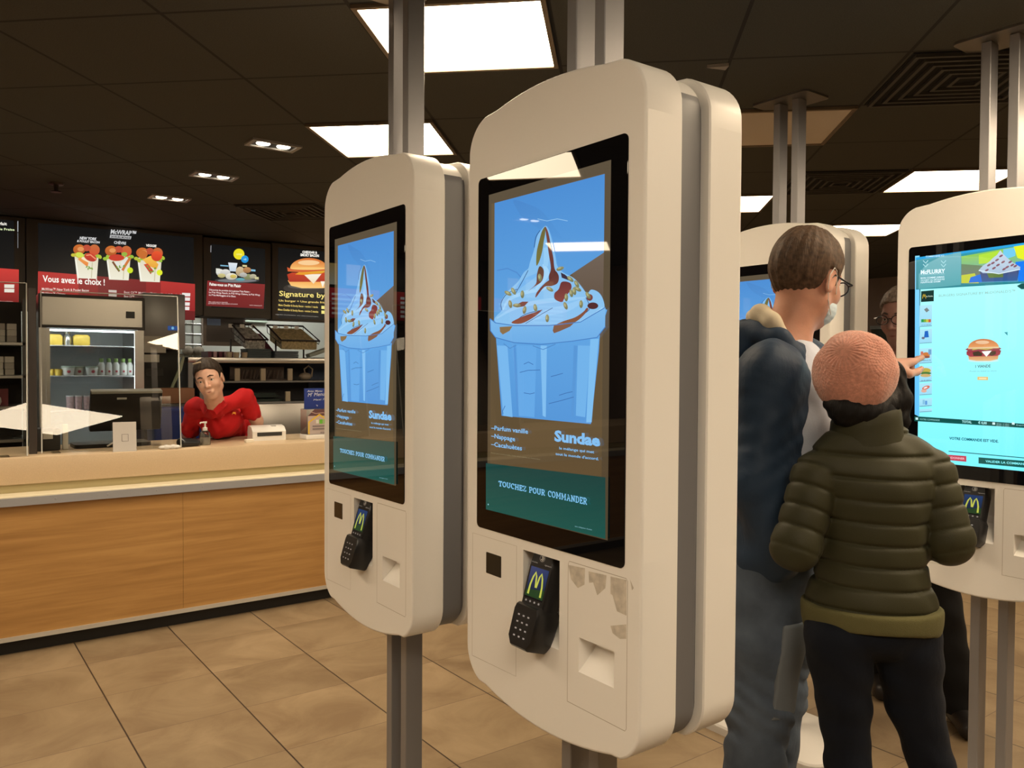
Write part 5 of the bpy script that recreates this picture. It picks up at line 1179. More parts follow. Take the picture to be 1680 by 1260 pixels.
# ---------------- employee in the red polo leaning over the counter
def employee():
    D = 5.22; ft = hdir(.10, -1.0); Tf = frame(unit(ft+V3(0, 0, -.75))); hf = unit(hdir(.16, -1)+V3(0, 0, -.10))
    upv = hdir(-.26, 0)*.26+V3(0, 0, 1); C = at(343, 622, D); HR = frame(hf, upv); s = 1.07
    base = np.array([*at(375, 760, 6.05)[:2], 0.]); o = base
    r = person(tuple(base), 'employee in a red polo shirt leaning forward over the service counter')
    neckb = at(352, 664, 5.34)
    shA, shB = at(320, 668, 5.42), at(400, 652, 5.46); elA = at(310, 716, 5.62); wrA = at(320, 742, 5.92); elB = at(421, 690, 5.60); wrB = at(428, 722, 5.84)
    chest = at(362, 690, 5.50); waist = at(378, 715, 5.86); waist[2] = 1.12; hip = at(385, 730, 6.05); hip[2] = .97
    aA = np.array([hip[0]-.12, hip[1]+.05, .1]); aB = np.array([hip[0]+.12, hip[1]+.05, .1]); kA = np.array([hip[0]-.10, hip[1]-.02, .52]); kB = np.array([hip[0]+.10, hip[1]-.02, .52])
    xs = np.array([C, shA, shB, elA, elB, wrA, wrB, hip, aA, aB]); lo = xs.min(0)-.18; hi = xs.max(0)+.18; lo[2] = 0
    S = Sdf(axis(lo[0], hi[0], .016, [(C[0]-.13, C[0]+.13, .0045)]), axis(lo[1], hi[1], .016, [(C[1]-.13, C[1]+.15, .0045)]), axis(lo[2], hi[2], .018, [(C[2]-.15, C[2]+.14, .0045)]))
    torso_limbs(S, [[(neckb, .06), (chest, .085), (waist, .10), (hip, .12)], [(neckb, .03), (shA, .05)], [(neckb, .03), (shB, .05)], [(hip, .1), (hip+V3(-.09, 0, -.05), .1), (kA, .06), (aA, .04)], [(hip, .1), (hip+V3(.09, 0, -.05), .1), (kB, .06), (aB, .04)]])
    S.chain([(shA, .05), (elA, .042), (wrA, .028)], .02).chain([(shB, .05), (elB, .044), (wrB, .029)], .02)
    hand(S, wrA, unit(wrA-elA), hdir(-1, 0), .95, (.35, .4, .4, .45), side=1); hand(S, wrB, unit(wrB-elB), hdir(1, 0), .95, (.35, .4, .4, .45), side=-1)
    head(S, C, HR, s, neckb)
    S.mesh('body', skin('light_skin', (.70, .42, .31)), r, o, 1)
    face_parts(C, HR, s, r, o, mat('brow_brown', (.03, .018, .012), .7))
    hair_short(C, HR, s, 'hair', hairm('dark_brown_hair', (.035, .024, .017)), r, o, lift=.009, res=.004, seed=5)
    B().tube([C-o+HR@(V3(.060, -.050, .112)*s), C-o+HR@(V3(.075, -.025, .113)*s), C-o+HR@(V3(.078, .0, .114)*s)], .005, 6).build('hair_clip', mat('hair_clip_tan', (.45, .36, .26), .4), r)
    lo = np.minimum.reduce([shA, shB, elA, chest, waist, hip])-.16; hi = np.maximum.reduce([shA, shB, elB, chest, waist, hip])+.17
    J = Sdf(axis(lo[0], hi[0], .008), axis(lo[1], hi[1], .008), axis(.86, hi[2], .008))
    J.el(chest, (.13, .135, .10), Tf, .03).el(waist, (.12, .145, .12), frame(ft), .05).el(hip, (.13, .16, .12), frame(ft), .06)
    J.cap(chest, waist, .105, .115, .04)
    J.cap(neckb-V3(0, 0, .03), shA, .052, .058, .04).cap(neckb-V3(0, 0, .03), shB, .052, .058, .04)
    J.chain([(shA, .060), (shA*.25+elA*.75, .062)], .03).chain([(shB, .060), (shB*.38+elB*.62, .062)], .03)
    J.post(lambda d, X, Y, Z: d+.0040*np.sin(46*Z+52*X+4*np.sin(20*X))+.0025*np.sin(85*X-60*Z+30*Y))
    J.el(neckb+unit(C-neckb)*.035+ft*.03, (.062, .058, .06), Tf, .01, '-')
    red = fabric('red_polo_cotton', (.50, .011, .014), 700, .3, .75, .06, .25); jk = J.mesh('polo_shirt', red, r, o, 1)
    cl_ = B()
    for g in (-1, 1):
        sdv = hdir(1, 0)*g
        a0 = neckb-o+sdv*.062+V3(0, 0, .020)-ft*-.01; a1 = neckb-o+sdv*.020+ft*.092+V3(0, 0, -.040)
        cl_.loft([[a0+V3(0, 0, .012), a1+V3(0, 0, .012)+ft*.006, a1+sdv*.022+V3(0, 0, -.020)+ft*.012, a0+sdv*.028+V3(0, 0, -.022)+ft*.014], [a0+ft*.012+V3(0, 0, .016), a1+ft*.014+V3(0, 0, .014), a1+sdv*.022+V3(0, 0, -.018)+ft*.020, a0+sdv*.028+V3(0, 0, -.018)+ft*.026]])
    cl_.build('polo_collar', red, jk)
    ar = Pic(dz=.0004); 
    for sg in (-1, 1): ar.line([(sg*.010, -.009), (sg*.0085, .002), (sg*.0055, .009), (sg*.0035, .006), (sg*.0006, -.004)], .0032, (235, 150, 30))
    ap = at(384, 678, 5.32)-o; ar.obj('shirt_emblem', pic_mat('embroidery_yellow', 0., base=1, rough=.7), jk, Matrix.Translation(tuple(ap)) @ Matrix.Rotation(math.radians(-36), 4, 'Z') @ Matrix.Rotation(math.radians(-28), 4, 'X') @ MK)
    G = Sdf(axis(hip[0]-.28, hip[0]+.28, .012), axis(hip[1]-.22, hip[1]+.24, .012), axis(.04, 1.05, .012)); G.el(hip, (.11, .15, .11), frame(ft), .03)
    G.chain([(hip+V3(-.08, 0, -.04), .1), (kA, .075), (aA, .06)], .02).chain([(hip+V3(.08, 0, -.04), .1), (kB, .075), (aB, .06)], .02); G.mesh('trousers', fabric('black_cotton', (.008, .008, .009)), r, o, 1)
    for a_ in (aA, aB):
        Sh = Sdf(axis(a_[0]-.3, a_[0]+.3, .010), axis(a_[1]-.3, a_[1]+.3, .010), axis(-.02, .18, .010)); shoe(Sh, a_, ft); Sh.mesh('shoe', MATS['black_shoe'], r, o, 1)
employee()

# ================================================================== ON THE COUNTER
def px(d, x, y): return ony(d, x, y)
plexi = mat('clear_acrylic', (1, 1, 1), .0, trans=1., ior=1.45, spec=.5)
def thin_glass(name, tint=(.9, .92, .9), op=.06, rough=.0):
    m = bpy.data.materials.new(name); m.use_nodes = True; N = m.node_tree.nodes; L = m.node_tree.links
    for n in list(N): N.remove(n)
    out = N.new('ShaderNodeOutputMaterial'); tr = N.new('ShaderNodeBsdfTransparent'); tr.inputs[0].default_value = (*tint, 1)
    gl = N.new('ShaderNodeBsdfGlossy'); gl.inputs['Roughness'].default_value = rough; fr = N.new('ShaderNodeFresnel'); fr.inputs[0].default_value = 1.5
    ad = N.new('ShaderNodeMath'); ad.operation = 'ADD'; ad.inputs[1].default_value = op; mx = N.new('ShaderNodeMixShader')
    L.new(fr.outputs[0], ad.inputs[0]); L.new(ad.outputs[0], mx.inputs[0]); L.new(tr.outputs[0], mx.inputs[1]); L.new(gl.outputs[0], mx.inputs[2]); L.new(mx.outputs[0], out.inputs[0])
    return m
glassm = thin_glass('clear_sheet_acrylic', (.94, .94, .91), .015)
edgem = mat('acrylic_edge', (.55, .55, .50), .2, spec=.6)
def screen_sheet(x0, x1, z1, label, a=8.5, y=5.19):
    h = (z1-CT)/math.cos(math.radians(a)); r = empty('plexiglass_screen', ((x0+x1)/2, y, CT), label, 'counter screen'); w_ = (x1-x0)/2
    R_ = Matrix.Rotation(math.radians(-6.5), 4, 'Z') @ Matrix.Rotation(math.radians(-a), 4, 'X')
    b = B(); b.q = R_; b.box((-w_, -.002, .004), (w_, .002, h)); b.build('sheet', glassm, r)
    for s in (-1, 1):
        b = B(); b.q = R_; b.box((s*w_-.003, -.003, .004), (s*w_+.003, .003, h)); b.build('edge', edgem, r)
    b = B(); b.q = R_; b.box((-w_, -.003, h-.002), (w_, .003, h+.002)); b.build('top_edge', edgem, r)
    for s in (-.8, .8): B().box((s*w_-.02, -.02-s*.045, 0), (s*w_+.02, .06-s*.045, .006)).build('foot', glassm, r)
    return r
screen_sheet(.575, 1.305, 1.96, 'clear plexiglass screen in front of the fridge and cash register')
screen_sheet(-.55, .50, 1.99, 'clear plexiglass screen at the left edge of the photo')
screen_sheet(-1.9, -.75, 1.98, 'clear plexiglass screen on the counter left of the picture')
B().box((-.020, -.012, 0), (.020, .012, .93), bev=.002, seg=1).build('screen_post', mat('smoked_brown_post', (.06, .05, .045), .3), None, (.537, 5.26, CT))
tag(bpy.data.objects['screen_post'], 'narrow dark upright between the two plexiglass screens on the counter', 'post')

# cash register display seen from the back
r = empty('cash_register', (1.07, 5.52, CT), 'black cash register with its screen turned to the staff, behind the plexiglass', 'cash register')
q = B(); q.q = Matrix.Translation((0, 0, .21)) @ Matrix.Rotation(math.radians(14), 4, 'X')
q.box((-.205, -.02, -.12), (.205, .03, .135), bev=.008); q.build('monitor_back', blackpl, r)
q = B(); q.q = Matrix.Translation((0, 0, .21)) @ Matrix.Rotation(math.radians(14), 4, 'X'); q.box((-.203, -.024, .122), (.203, .032, .139), bev=.004); q.build('lit_top_edge', mat('lit_edge_grey', (.30, .30, .28), .35), r)  # paler bar paints the light caught along the black top edge
q = B(); q.q = Matrix.Translation((0, 0, .21)) @ Matrix.Rotation(math.radians(14), 4, 'X'); q.box((-.06, -.0225, .085), (-.005, -.0195, .097)); q.build('maker_plate', mat('plate_grey', (.5, .5, .48), .4), r)
B().tube([(0, .02, .15), (-.02, .05, .08), (-.03, .03, .02)], .045, 12).build('neck', blackpl, r)
B().prism(rrect(-.30, .13, -.10, .13, .04, 4), 0, .022).build('stand_base', blackpl, r)
B().tube([(-.13, -.12, .01), (-.10, -.13, .03), (-.03, -.12, .034), (.02, -.09, .022), (.03, -.02, .03)], .005, 8).build('cable', whitepl, r)
r = empty('receipt_printer', (.66, 5.45, CT), 'grey receipt printer behind the plexiglass, left of the cash register', 'printer')
B().box((-.10, -.07, 0), (.03, .08, .13), bev=.01).build('printer_body', darkpl, r); B().box((.045, -.03, 0), (.075, .0, .15), bev=.004).build('paper_stack', whitepl, r)
B().box((-.06, -.072, .07), (-.01, -.069, .11)).build('label_sticker', whitepl, r)
# paper sign holder
p0 = px(5.15, 203, 738)
r = empty('acrylic_sign_holder', (p0[0], 5.115, CT), 'frosted acrylic sign holder standing in front of the cash register', 'sign holder', math.radians(-6))
q = B(); q.q = Matrix.Rotation(math.radians(-9), 4, 'X'); q.box((-.062, 0, 0), (.062, .006, .172), bev=.001, seg=1); q.build('sheet', mat('frosted_sheet', (.55, .52, .49), .35), r)
sg = Pic(dz=.0003); sg.line([(-.015, .06), (-.015, .10), (.018, .10), (.018, .06), (-.015, .06)], .003, (120, 115, 110))
sg.obj('printed_mark', pic_mat('grey_print', 0, base=1, rough=.6), r, Matrix.Rotation(math.radians(-9), 4, 'X') @ Matrix.Translation((0, -.0012, 0)) @ MK)
q = B(); q.box((-.062, 0, 0), (.062, .035, .004)); q.build('foot', mat('frosted_sheet', (.55, .52, .49)), r)
# crumpled white napkin, card terminal, soap, box, printer, donation box
q = B(); rnd = random.Random(4)
for i in range(5): q.ball((.02*i-.04, rnd.uniform(-.01, .01), .012), (.022, .018, .012+.004*(i % 2)), None, 10, 6)
p0 = px(5.18, 277, 728); q.build('crumpled_napkin', mat('tissue_white', (.70, .68, .64), .9, bump=.5, bscale=90), None, (p0[0]-.01, 5.125, CT)); tag(bpy.data.objects['crumpled_napkin'], 'small crumpled white napkin at the foot of the plexiglass', 'napkin')
p0 = px(5.20, 312, 730); r = empty('card_terminal', (p0[0], 5.22, CT), 'black card payment terminal lying on the counter beside the soap bottle', 'card terminal', math.radians(8))
S_ = Sdf(axis(-.13, .13, .006), axis(-.08, .08, .006), axis(-.01, .08, .004))
S_.cap((-.050, 0, .028), (.045, 0, .022), .028, .022, .01).cap((-.04, -.02, .024), (.04, -.018, .02), .022, .018, .02).cap((-.04, .02, .024), (.04, .018, .02), .022, .018, .02).post(lambda d, X, Y, Z: np.maximum(d, .002-Z))
S_.mesh('terminal_shell', blackpl, r); B().prism(rrect(-.045, .005, -.020, .020, .006, 3), .049, .053).build('display', mat('dark_lcd', (.02, .025, .03), .1), r)
soapm = thin_glass('clear_gel_bottle', (.86, .86, .83), .08)
def soap(x, y, label):
    r = empty('soap_dispenser', (x, y, CT), label, 'bottle')
    B().lathe([(.031, 0), (.034, .006), (.034, .060), (.031, .078), (.016, .092), (.012, .096)], (0, 0, 0), 20).build('bottle', soapm, r)
    B().lathe([(.030, .004), (.031, .045), (.030, .047)], (0, 0, 0), 20).build('gel', mat('pale_gel', (.60, .58, .52), .2), r)
    B().lathe([(.015, .090), (.015, .108), (.006, .112), (.005, .135), (.012, .137), (.012, .148)], (0, 0, 0), 14).tube([(0, 0, .143), (-.03, -.012, .142), (-.034, -.013, .134)], .0045, 8).build('pump', whitepl, r)
p0 = px(5.24, 336, 726); soap(p0[0]+.01, 5.27, 'clear hand gel bottle with a white pump in front of the employee')
p0 = px(5.30, 407, 721); B().box((-.025, -.02, 0), (.025, .02, .022), bev=.002).build('paper_box', mat('cream_card', (.75, .70, .58), .7), None, (p0[0], 5.28, CT)); tag(bpy.data.objects['paper_box'], 'tiny cream box left of the white printer on the counter', 'box')
p0 = px(5.34, 442, 718); r = empty('label_printer', (p0[0]+.01, 5.40, CT), 'white desktop receipt printer on the counter right of the employee', 'printer', math.radians(-4))
pr = [(-.055, 0), (.075, 0), (.078, .05), (.068, .088), (.045, .098), (-.02, .090), (-.055, .060)]
B().loft([[(x, y, z) for y, z in pr] for x in (-.115, -.108, .100, .107)]).build('printer_body', whitepl, r)
B().box((-.085, -.0575, .030), (.08, -.054, .055)).build('paper_slot', darkpl, r); B().box((.02, -.02, .0895), (.05, .02, .096)).build('button_plate', mat('plate_grey', (.5, .5, .48)), r)
p0 = px(5.30, 517, 722); r = empty('donation_box', (p0[0]+.01, 5.32, CT), 'clear donation box with a yellow house label under a blue sign', 'donation box')
B().box((-.09, -.06, 0), (.09, .06, .032), bev=.004).build('base', whitepl, r)
B().box((-.085, -.055, .032), (.085, .055, .205), bev=.002, seg=1).build('case', thin_glass('donation_acrylic', (.86, .86, .84), .08), r)
dl = Pic(dz=.0003); dl.rect(-.078, .16, .078, .035, (196, 176, 172), (182, 170, 168))
dl.poly([(-.078, .16), (-.03, .205), (.0, .205), (.078, .205), (.078, .16)], (96, 62, 66)); dl.line([(-.06, .19), (-.02, .175), (.03, .18), (.07, .17)], .006, (180, 150, 140))
dl.line([(-.070, .036), (-.070, .118), (.005, .168), (.078, .118)], .011, (226, 190, 60)); dl.rect(.005, .135, .030, .105, (110, 190, 60)); dl.rect(.036, .135, .055, .105, (120, 196, 70)); dl.rect(-.02, .133, .0, .108, (225, 225, 215))
[dl.rect(-.045, .094-.019*i, .072-.01*i, .084-.019*i, (128, 118, 120)) for i in range(2)]
for i in range(8): dl.rect(.012+.006*i, .05, .0145+.006*i, .038, (90, 85, 90))
dl.obj('front_label', pic_mat('printed_card', 0, base=1, rough=.5), r, Matrix.Translation((0, -.0565, 0)) @ MK)
bs = Pic(dz=.0003); bs.rect(-.085, .345, .10, .21, (34, 62, 150), (26, 50, 130))
bs.text('Avec Menu', -.065, .322, .045, .322, -.013, (225, 230, 245), .01, .2); bs.text('M’ Menus', -.06, .290, .075, .296, -.026, (225, 230, 245), .0, .2); bs.text('Maxi 770', -.02, .262, .09, .266, -.012, (210, 220, 240), .0, .2)
bs.line([(0, .232), (.01, .228), (.006, .222)], .003, (225, 230, 245))
B().box((-.085, -.012, .205), (.10, -.008, .347)).build('sign_board', mat('blue_card', (.02, .05, .22), .5), r)
bs.obj('sign_print', MATS['printed_card'], r, Matrix.Translation((0, -.0135, 0)) @ MK)

# ================================================================== KITCHEN BEHIND THE COUNTER
# glass-door fridge (front at y = 6.6)
FY = 6.6; r = empty('drinks_fridge', (1.06, FY, 0), 'stainless glass-door fridge with lit shelves of salads and drinks', 'fridge')
hw = .345; W_ = mat('fridge_inner_grey', (.55, .57, .57), .5)
b = B(); b.box((-hw, 0, 0), (-hw+.045, .575, 2.03)); b.build('side_panel', steel, r); b = B(); b.box((hw-.045, 0, 0), (hw, .575, 2.03)); b.build('side_panel', steel, r)
B().box((-hw+.045, .54, .35), (hw-.045, .575, 2.03)).build('back_panel', W_, r); B().box((-hw+.045, .02, 1.97), (hw-.045, .54, 2.03)).build('top_panel', steel, r)
B().box((-hw+.045, .01, 0), (hw-.045, .54, .40)).build('lower_panel', steel, r)
B().box((-hw-.003, -.022, 1.795), (hw+.003, 0, 2.035), bev=.003, seg=1).build('header_frame', mat('dark_fridge_frame', (.035, .028, .024), .4), r)
hd = B().box((-hw+.018, -.028, 1.815), (hw-.018, -.022, 2.012)).build('header_plate', steel, r)
B().box((.215, -.033, 1.88), (.275, -.028, 1.93)).build('thermostat', blackpl, r)
for zz in (1.672, 1.452, 1.20, .90): B().box((-hw+.045, .05, zz-.008), (hw-.045, .54, zz), bev=.001, seg=1).build('shelf', mat('wire_shelf_chrome', (.6, .6, .6), .25, .9), r)
fx = B().box((-hw+.06, .03, 1.775), (hw-.06, .07, 1.787)).build('light_strip', mat('fridge_strip', (.9, .9, .9), .5, emis=(.86, .94, 1.0), estr=12), r)
[B().box((g_*(hw-.052)-.005, .03, .42), (g_*(hw-.052)+.005, .05, 1.77)).build('light_strip', mat('fridge_strip', (.9, .9, .9)), r) for g_ in (-1, 1)]  # side strips are added to brighten the lower shelves
B().box((-hw+.045, -.006, .40), (hw-.045, 0, 1.79)).build('door_glass', thin_glass('fridge_glass', (.88, .90, .90), .03), r)
for s in (-1, 1): B().box((s*(hw-.055)-.012, -.010, .40), (s*(hw-.055)+.012, -.006, 1.79)).build('door_stile', steel, r)
def item(name, x, y, z, label, cat, grp, fn):
    o = fn(); o.name = name; o.location = (x, y, z); tag(o, label, cat, grp); return o
yel = mat('yellow_pack', (.72, .50, .08), .45, var=.15, vscale=30); foilm = mat('silver_foil_bag', (.6, .6, .58), .25, .8, bump=.8, bscale=40)
def yellow_pack():
    b = B(); b.loft([[(x*k, y*k, z) for x, y in rrect(-.055, .055, -.04, .04, .01, 3)] for z, k in ((0, .95), (.02, 1), (.065, 1), (.08, .75))]); return b.build('yellow_fruit_pack', yel)
for i, x in enumerate((.825, 1.005)):
    item('yellow_fruit_pack', x, FY+.16, 1.674, ('yellow fruit pack on the left of the top fridge shelf', 'yellow fruit pack nearer the middle of the top fridge shelf')[i], 'food pack', None, yellow_pack)
def foil():
    b = B(); rnd = random.Random(9); b.loft([[(.030*k*math.cos(a)*(1+.12*math.sin(5*a+z*90)), .04*k*math.sin(a), z) for a in [2*PI*i/18 for i in range(18)]] for z, k in ((0, .9), (.03, 1.05), (.06, .9), (.085, .6), (.1, .75))]); return b.build('foil_bag', foilm)
item('foil_bag', .915, FY+.17, 1.674, 'crinkled silver bag between the two yellow packs in the fridge', 'bag', None, foil)
cartonw = mat('white_carton', (.72, .72, .68), .5); greenm = mat('leaf_green_print', (.22, .34, .10), .5, var=.3, vscale=40); redm = mat('fruit_red_print', (.45, .06, .08), .5); pinkm = mat('pale_pink_print', (.62, .42, .42), .5, var=.2, vscale=50)
def bottle():
    b = B(); b.lathe([(.022, 0), (.025, .004), (.025, .075), (.014, .098)], (0, 0, 0), 16, cartonw); b.lathe([(.014, .097), (.015, .125), (.013, .127)], (0, 0, 0), 14, greenm); b.ball((0, -.021, .03), (.010, .006, .012), redm, 8, 6); return b.build('juice_bottle')
bt = [1.135, 1.185, 1.235, 1.285, 1.33]
first = None
for x in bt:
    o = item('juice_bottle', x, FY+.13, 1.454, 'small white juice bottle with a green cap on the second fridge shelf', 'bottle', 'juice bottles in the fridge', bottle)
def tub(m1, m2):
    def f():
        b = B(); b.lathe([(.036, 0), (.045, .055)], (0, 0, 0), 18, m1); b.lathe([(.047, .055), (.047, .063), (.040, .070)], (0, 0, 0), 18, m2); b.ball((0, -.036, .03), (.014, .008, .014), redm, 8, 6); return b.build('salad_tub')
    return f
for i, x in enumerate((.915, .995, 1.075)): item('salad_tub', x, FY+.14+.07*(i == 1), 1.454, 'white tub with a red mark on the second fridge shelf', 'tub', 'tubs on the second fridge shelf', tub(cartonw, mat('clear_lid_green', (.45, .52, .44), .2)))
for i, x in enumerate((.80, .85)): item('yellow_cup', x, FY+.13, 1.454, 'small yellow cup at the left of the second fridge shelf', 'cup', 'yellow cups in the fridge', lambda: B().lathe([(.022, 0), (.028, .045), (.030, .046)], (0, 0, 0), 16).build('yellow_cup', yel))
for i, x in enumerate((.93, .985, 1.04, 1.095)): item('pink_yoghurt_pot', x, FY+.16, 1.202, 'pink and white yoghurt pot on the third fridge shelf', 'pot', 'yoghurt pots in the fridge', lambda: B().lathe([(.024, 0), (.026, .095)], (0, 0, 0), 14, pinkm).lathe([(.028, .095), (.028, .102)], (0, 0, 0), 14, cartonw).build('pink_yoghurt_pot'))

# carton rack left of the fridge
RX = (-.55, .66); r = empty('storage_rack', (.05, 6.75, 0), 'dark metal storage rack of small cartons at the left edge', 'rack'); rkm = mat('rack_grey_metal', (.10, .10, .10), .4, .7)
for x in (RX[0], .02, RX[1]-.03): B().box((x-.05, .0, 0), (x+.03-.05, .03, 2.0)).build('upright', rkm, r)
B().box((RX[0]-.05, .40, 0), (RX[1]-.05, .42, 2.0)).build('back_sheet', mat('rack_back_dark', (.03, .028, .026), .7), r)
SH = (1.69, 1.455, 1.235, 1.0)
for z in SH: B().box((RX[0]-.05, 0, z-.022), (RX[1]-.05, .42, z), bev=.002, seg=1).build('shelf', steel, r)
rnd = random.Random(11); crt = [mat('carton_white_a', (.55, .53, .49), .6, var=.1), mat('carton_grey_b', (.38, .36, .33), .6, var=.1), mat('carton_yellow_c', (.52, .42, .16), .6)]
n_ = 0
for si, z in enumerate(SH[:2]):
    x = -.30
    while x < .62:
        hgt = rnd.choice((2, 3)); w0 = rnd.uniform(.048, .062)
        for k in range(hgt):
            m_ = crt[2] if (x > .30 and x < .36 and k == 0) else rnd.choice(crt[:2])
            o = B().box((-w0/2, -.03, 0), (w0/2, .03, .044), bev=.003, seg=1).build('food_carton', m_, None, (x+rnd.uniform(-.002, .002), 6.83, z+.0005+.0445*k)); tag(o, 'small white or grey carton in a stack on the left storage rack', 'carton', 'cartons on the storage rack')
        x += w0+.010
o = B().box((-.30, 0, 0), (.20, .08, .12)).build('red_crate', mat('dark_red_crate', (.16, .02, .03), .5), None, (.35, 6.87, SH[2]+.001)); tag(o, 'dark red crate on the third shelf of the left rack', 'crate')
Wb = B(); Wb.lathe([(.03, 0), (.045, .03), (.04, .06), (.012, .08), (.02, .10)], (0, 0, 0), 12)
o = Wb.build('white_bag', mat('white_plastic_bag', (.6, .6, .58), .5, bump=.5, bscale=60), None, (.46, 6.80, SH[2]+.001)); tag(o, 'tied white bag in front of the dark red crate', 'bag')

# machine right of the fridge with a small blue display
r = empty('drinks_machine', (1.60, 6.85, 0), 'grey drinks machine with a small blue display right of the fridge', 'machine')
B().box((-.15, 0, 1.66), (.17, .30, 2.10), bev=.01).build('upper_body', mat('machine_grey', (.32, .32, .33), .35, .4), r); B().box((-.15, .02, 0), (.17, .30, 1.10), bev=.01).build('lower_body', blackpl, r); B().box((-.15, .25, 1.10), (.17, .30, 1.66)).build('recess_back', mat('machine_dark', (.025, .025, .025), .5), r)
dp_ = Pic(dz=.0005); dp_.rect(0, .035, .075, 0, (40, 80, 150)); dp_.ell(.037, .018, .010, .012, (130, 190, 230), n=10); dp_.obj('display', pic_mat('menu_light'), r, Matrix.Translation((.035, -.002, 1.81)) @ MK)
B().box((-.14, -.004, 1.63), (.02, -.001, 1.76)).build('notice', mat('paper_white', (.60, .58, .52), .8), r); B().box((-.14, -.004, 1.555), (-.03, -.001, 1.615)).build('notice', mat('paper_white', (.60, .58, .52)), r)
B().tube([(.15, -.02, 1.60), (.12, -.03, 1.50), (.07, -.02, 1.38), (.05, -.02, 1.32)], [.010, .016, .012, .012], 6).build('green_strap', mat('pale_green_strap', (.36, .40, .28), .7), r)
tag(B().box((0, 0, 0), (.26, .22, .115), bev=.004).build('brown_box', mat('brown_cardboard', (.22, .10, .05), .8), None, (1.50, 6.55, 1.24)), 'brown box on the dark worktop between fridge and employee', 'box')
tag(B().box((-.10, 0, 0), (.25, .32, 1.238), bev=.01).build('dark_worktop_unit', mat('dark_unit', (.03, .03, .032), .5), None, (1.53, 6.50, 0)), 'dark worktop unit right of the fridge', 'cabinet')
b = B(); b.loft([[(x*k, y*k, z) for x, y in rrect(-.17, .17, -.14, .14, .03, 4)] for z, k in ((0, .88), (.50, 1), (.50, 1.04), (.52, 1.04))]); o = b.build('blue_bin', mat('royal_blue_plastic', (.02, .045, .20), .4), None, (1.55, 6.32, .70)); tag(o, 'royal blue plastic bin behind the plexiglass, left of the employee', 'bin')
tag(B().box((-.2, -.18, 0), (.2, .18, .698)).build('bin_stand', mat('dark_unit', (.03, .03, .032)), None, (1.53, 6.27, 0)), 'low dark stand under the blue bin', 'stand')

# wire rack with wrapped rolls on the white wall
r = empty('wire_rack', (2.12, 8.243, 1.603), 'chrome wire rack holding crumpled bags, left of the hanging monitor', 'rack'); b = B()
for i in range(5): b.tube([(-.16+.08*i, 0, 0), (-.16+.08*i, 0, .46)], .004, 6)
for i in range(5): b.tube([(-.17, 0, .03+.10*i), (.17, 0, .03+.10*i)], .004, 6)
b.build('wire_grid', mat('chrome_wire', (.6, .6, .58), .25, 1.), r)
for k, (dx, dz) in enumerate(((-.12, .33), (-.11, .22), (-.12, .11), (-.10, .02), (0.02, .02), (.12, .02))):
    o = B().ball((0, 0, .045), (.055, .04, .045), None, 12, 8).build('wrapped_roll', mat('crumpled_brown_paper', (.30, .26, .20), .7, bump=.8, bscale=30, var=.4, vscale=25), None, (2.12+dx, 8.20, 1.603+dz+.001)); tag(o, 'crumpled wrapped roll hanging in the chrome wire rack', 'food pack', 'wrapped rolls in the wire rack')
# hanging monitor
x0, z1 = px(7.56, 333, 515)[0], px(7.56, 333, 515)[2]; x1, z0 = px(7.56, 403, 568)[0], px(7.56, 403, 568)[2]
r = empty('hanging_monitor', ((x0+x1)/2, 7.56, z0), 'grey framed kitchen monitor with a blue sticky note, hanging above the employee', 'monitor'); w_ = (x1-x0)/2; h_ = z1-z0
B().box((-w_, 0, 0), (w_, .06, h_+.02), bev=.006).build('monitor_case', mat('taupe_plastic', (.42, .35, .29), .5), r); B().box((-w_+.03, -.003, .035), (w_-.02, 0, h_)).build('screen', mat('off_screen_grey', (.22, .19, .17), .2), r)
B().box((-w_+.035, -.006, h_-.10), (-w_+.155, -.003, h_+.01)).build('sticky_note', mat('blue_note', (.50, .68, 1.), .6), r); B().box((-.03, .02, h_+.02), (.03, .05, CZ-z0)).build('hanger', rkm, r)
# steel pass shelf and what stands on it
SX0, SX1 = 1.79, 3.75; SZ = 1.598
r = empty('steel_pass_shelf', (2.7, 6.85, 0), 'long stainless pass shelf behind the employee with dark compartments below', 'shelf unit')
B().box((SX0-2.7, 0, SZ-.045), (SX1-2.7, .50, SZ), bev=.004).build('top_shelf', steel, r)
B().box((SX0-2.7, .48, .90), (SX1-2.7, .50, SZ-.045)).build('back_sheet', mat('unit_back_dark', (.035, .034, .036), .6), r)
for x in (SX0, 1.88): B().box((x-2.7, .0, 0), (x-2.7+.04, .48, SZ-.045)).build('upright', mat('dull_steel', (.22, .22, .22), .4, .8), r)
for z in (1.40, 1.22): B().box((1.9-2.7, .05, z-.014), (SX1-2.7, .48, z)).build('shelf', mat('dull_steel', (.22, .22, .22)), r)
B().box((2.28-2.7, -.02, .70), (SX1-2.7, .48, 1.205), bev=.004).build('drawer_front', steel, r)
tanm = mat('tan_holder', (.48, .40, .28), .6)
for z, xs_ in ((1.402, (2.20, 2.42, 2.66)), (1.222, (2.64, 2.86))):
    for x in xs_:
        b = B(); b.box((-.022, -.008, 0), (.022, .012, .105 if z > 1.3 else .085), bev=.003); o = b.build('label_holder', tanm, None, (x, 6.90, z)); tag(o, 'tan label holder standing on the dark shelf under the pass', 'label holder', 'label holders under the pass shelf')
b = B()
for i in range(12): b.tube([(-.20+.034*i, .02*(i % 3), .012), (-.17+.034*i, .05, .09)], .010, 6)
b.box((-.24, -.02, 0), (.24, .12, .012)); b.box((-.24, .10, .012), (.24, .12, .12)); tag(b.build('utensil_tray', mat('tray_brown_black', (.10, .07, .055), .5), None, (2.44, 7.0, 1.401)), 'brown tray of utensils on the upper compartment shelf', 'tray')
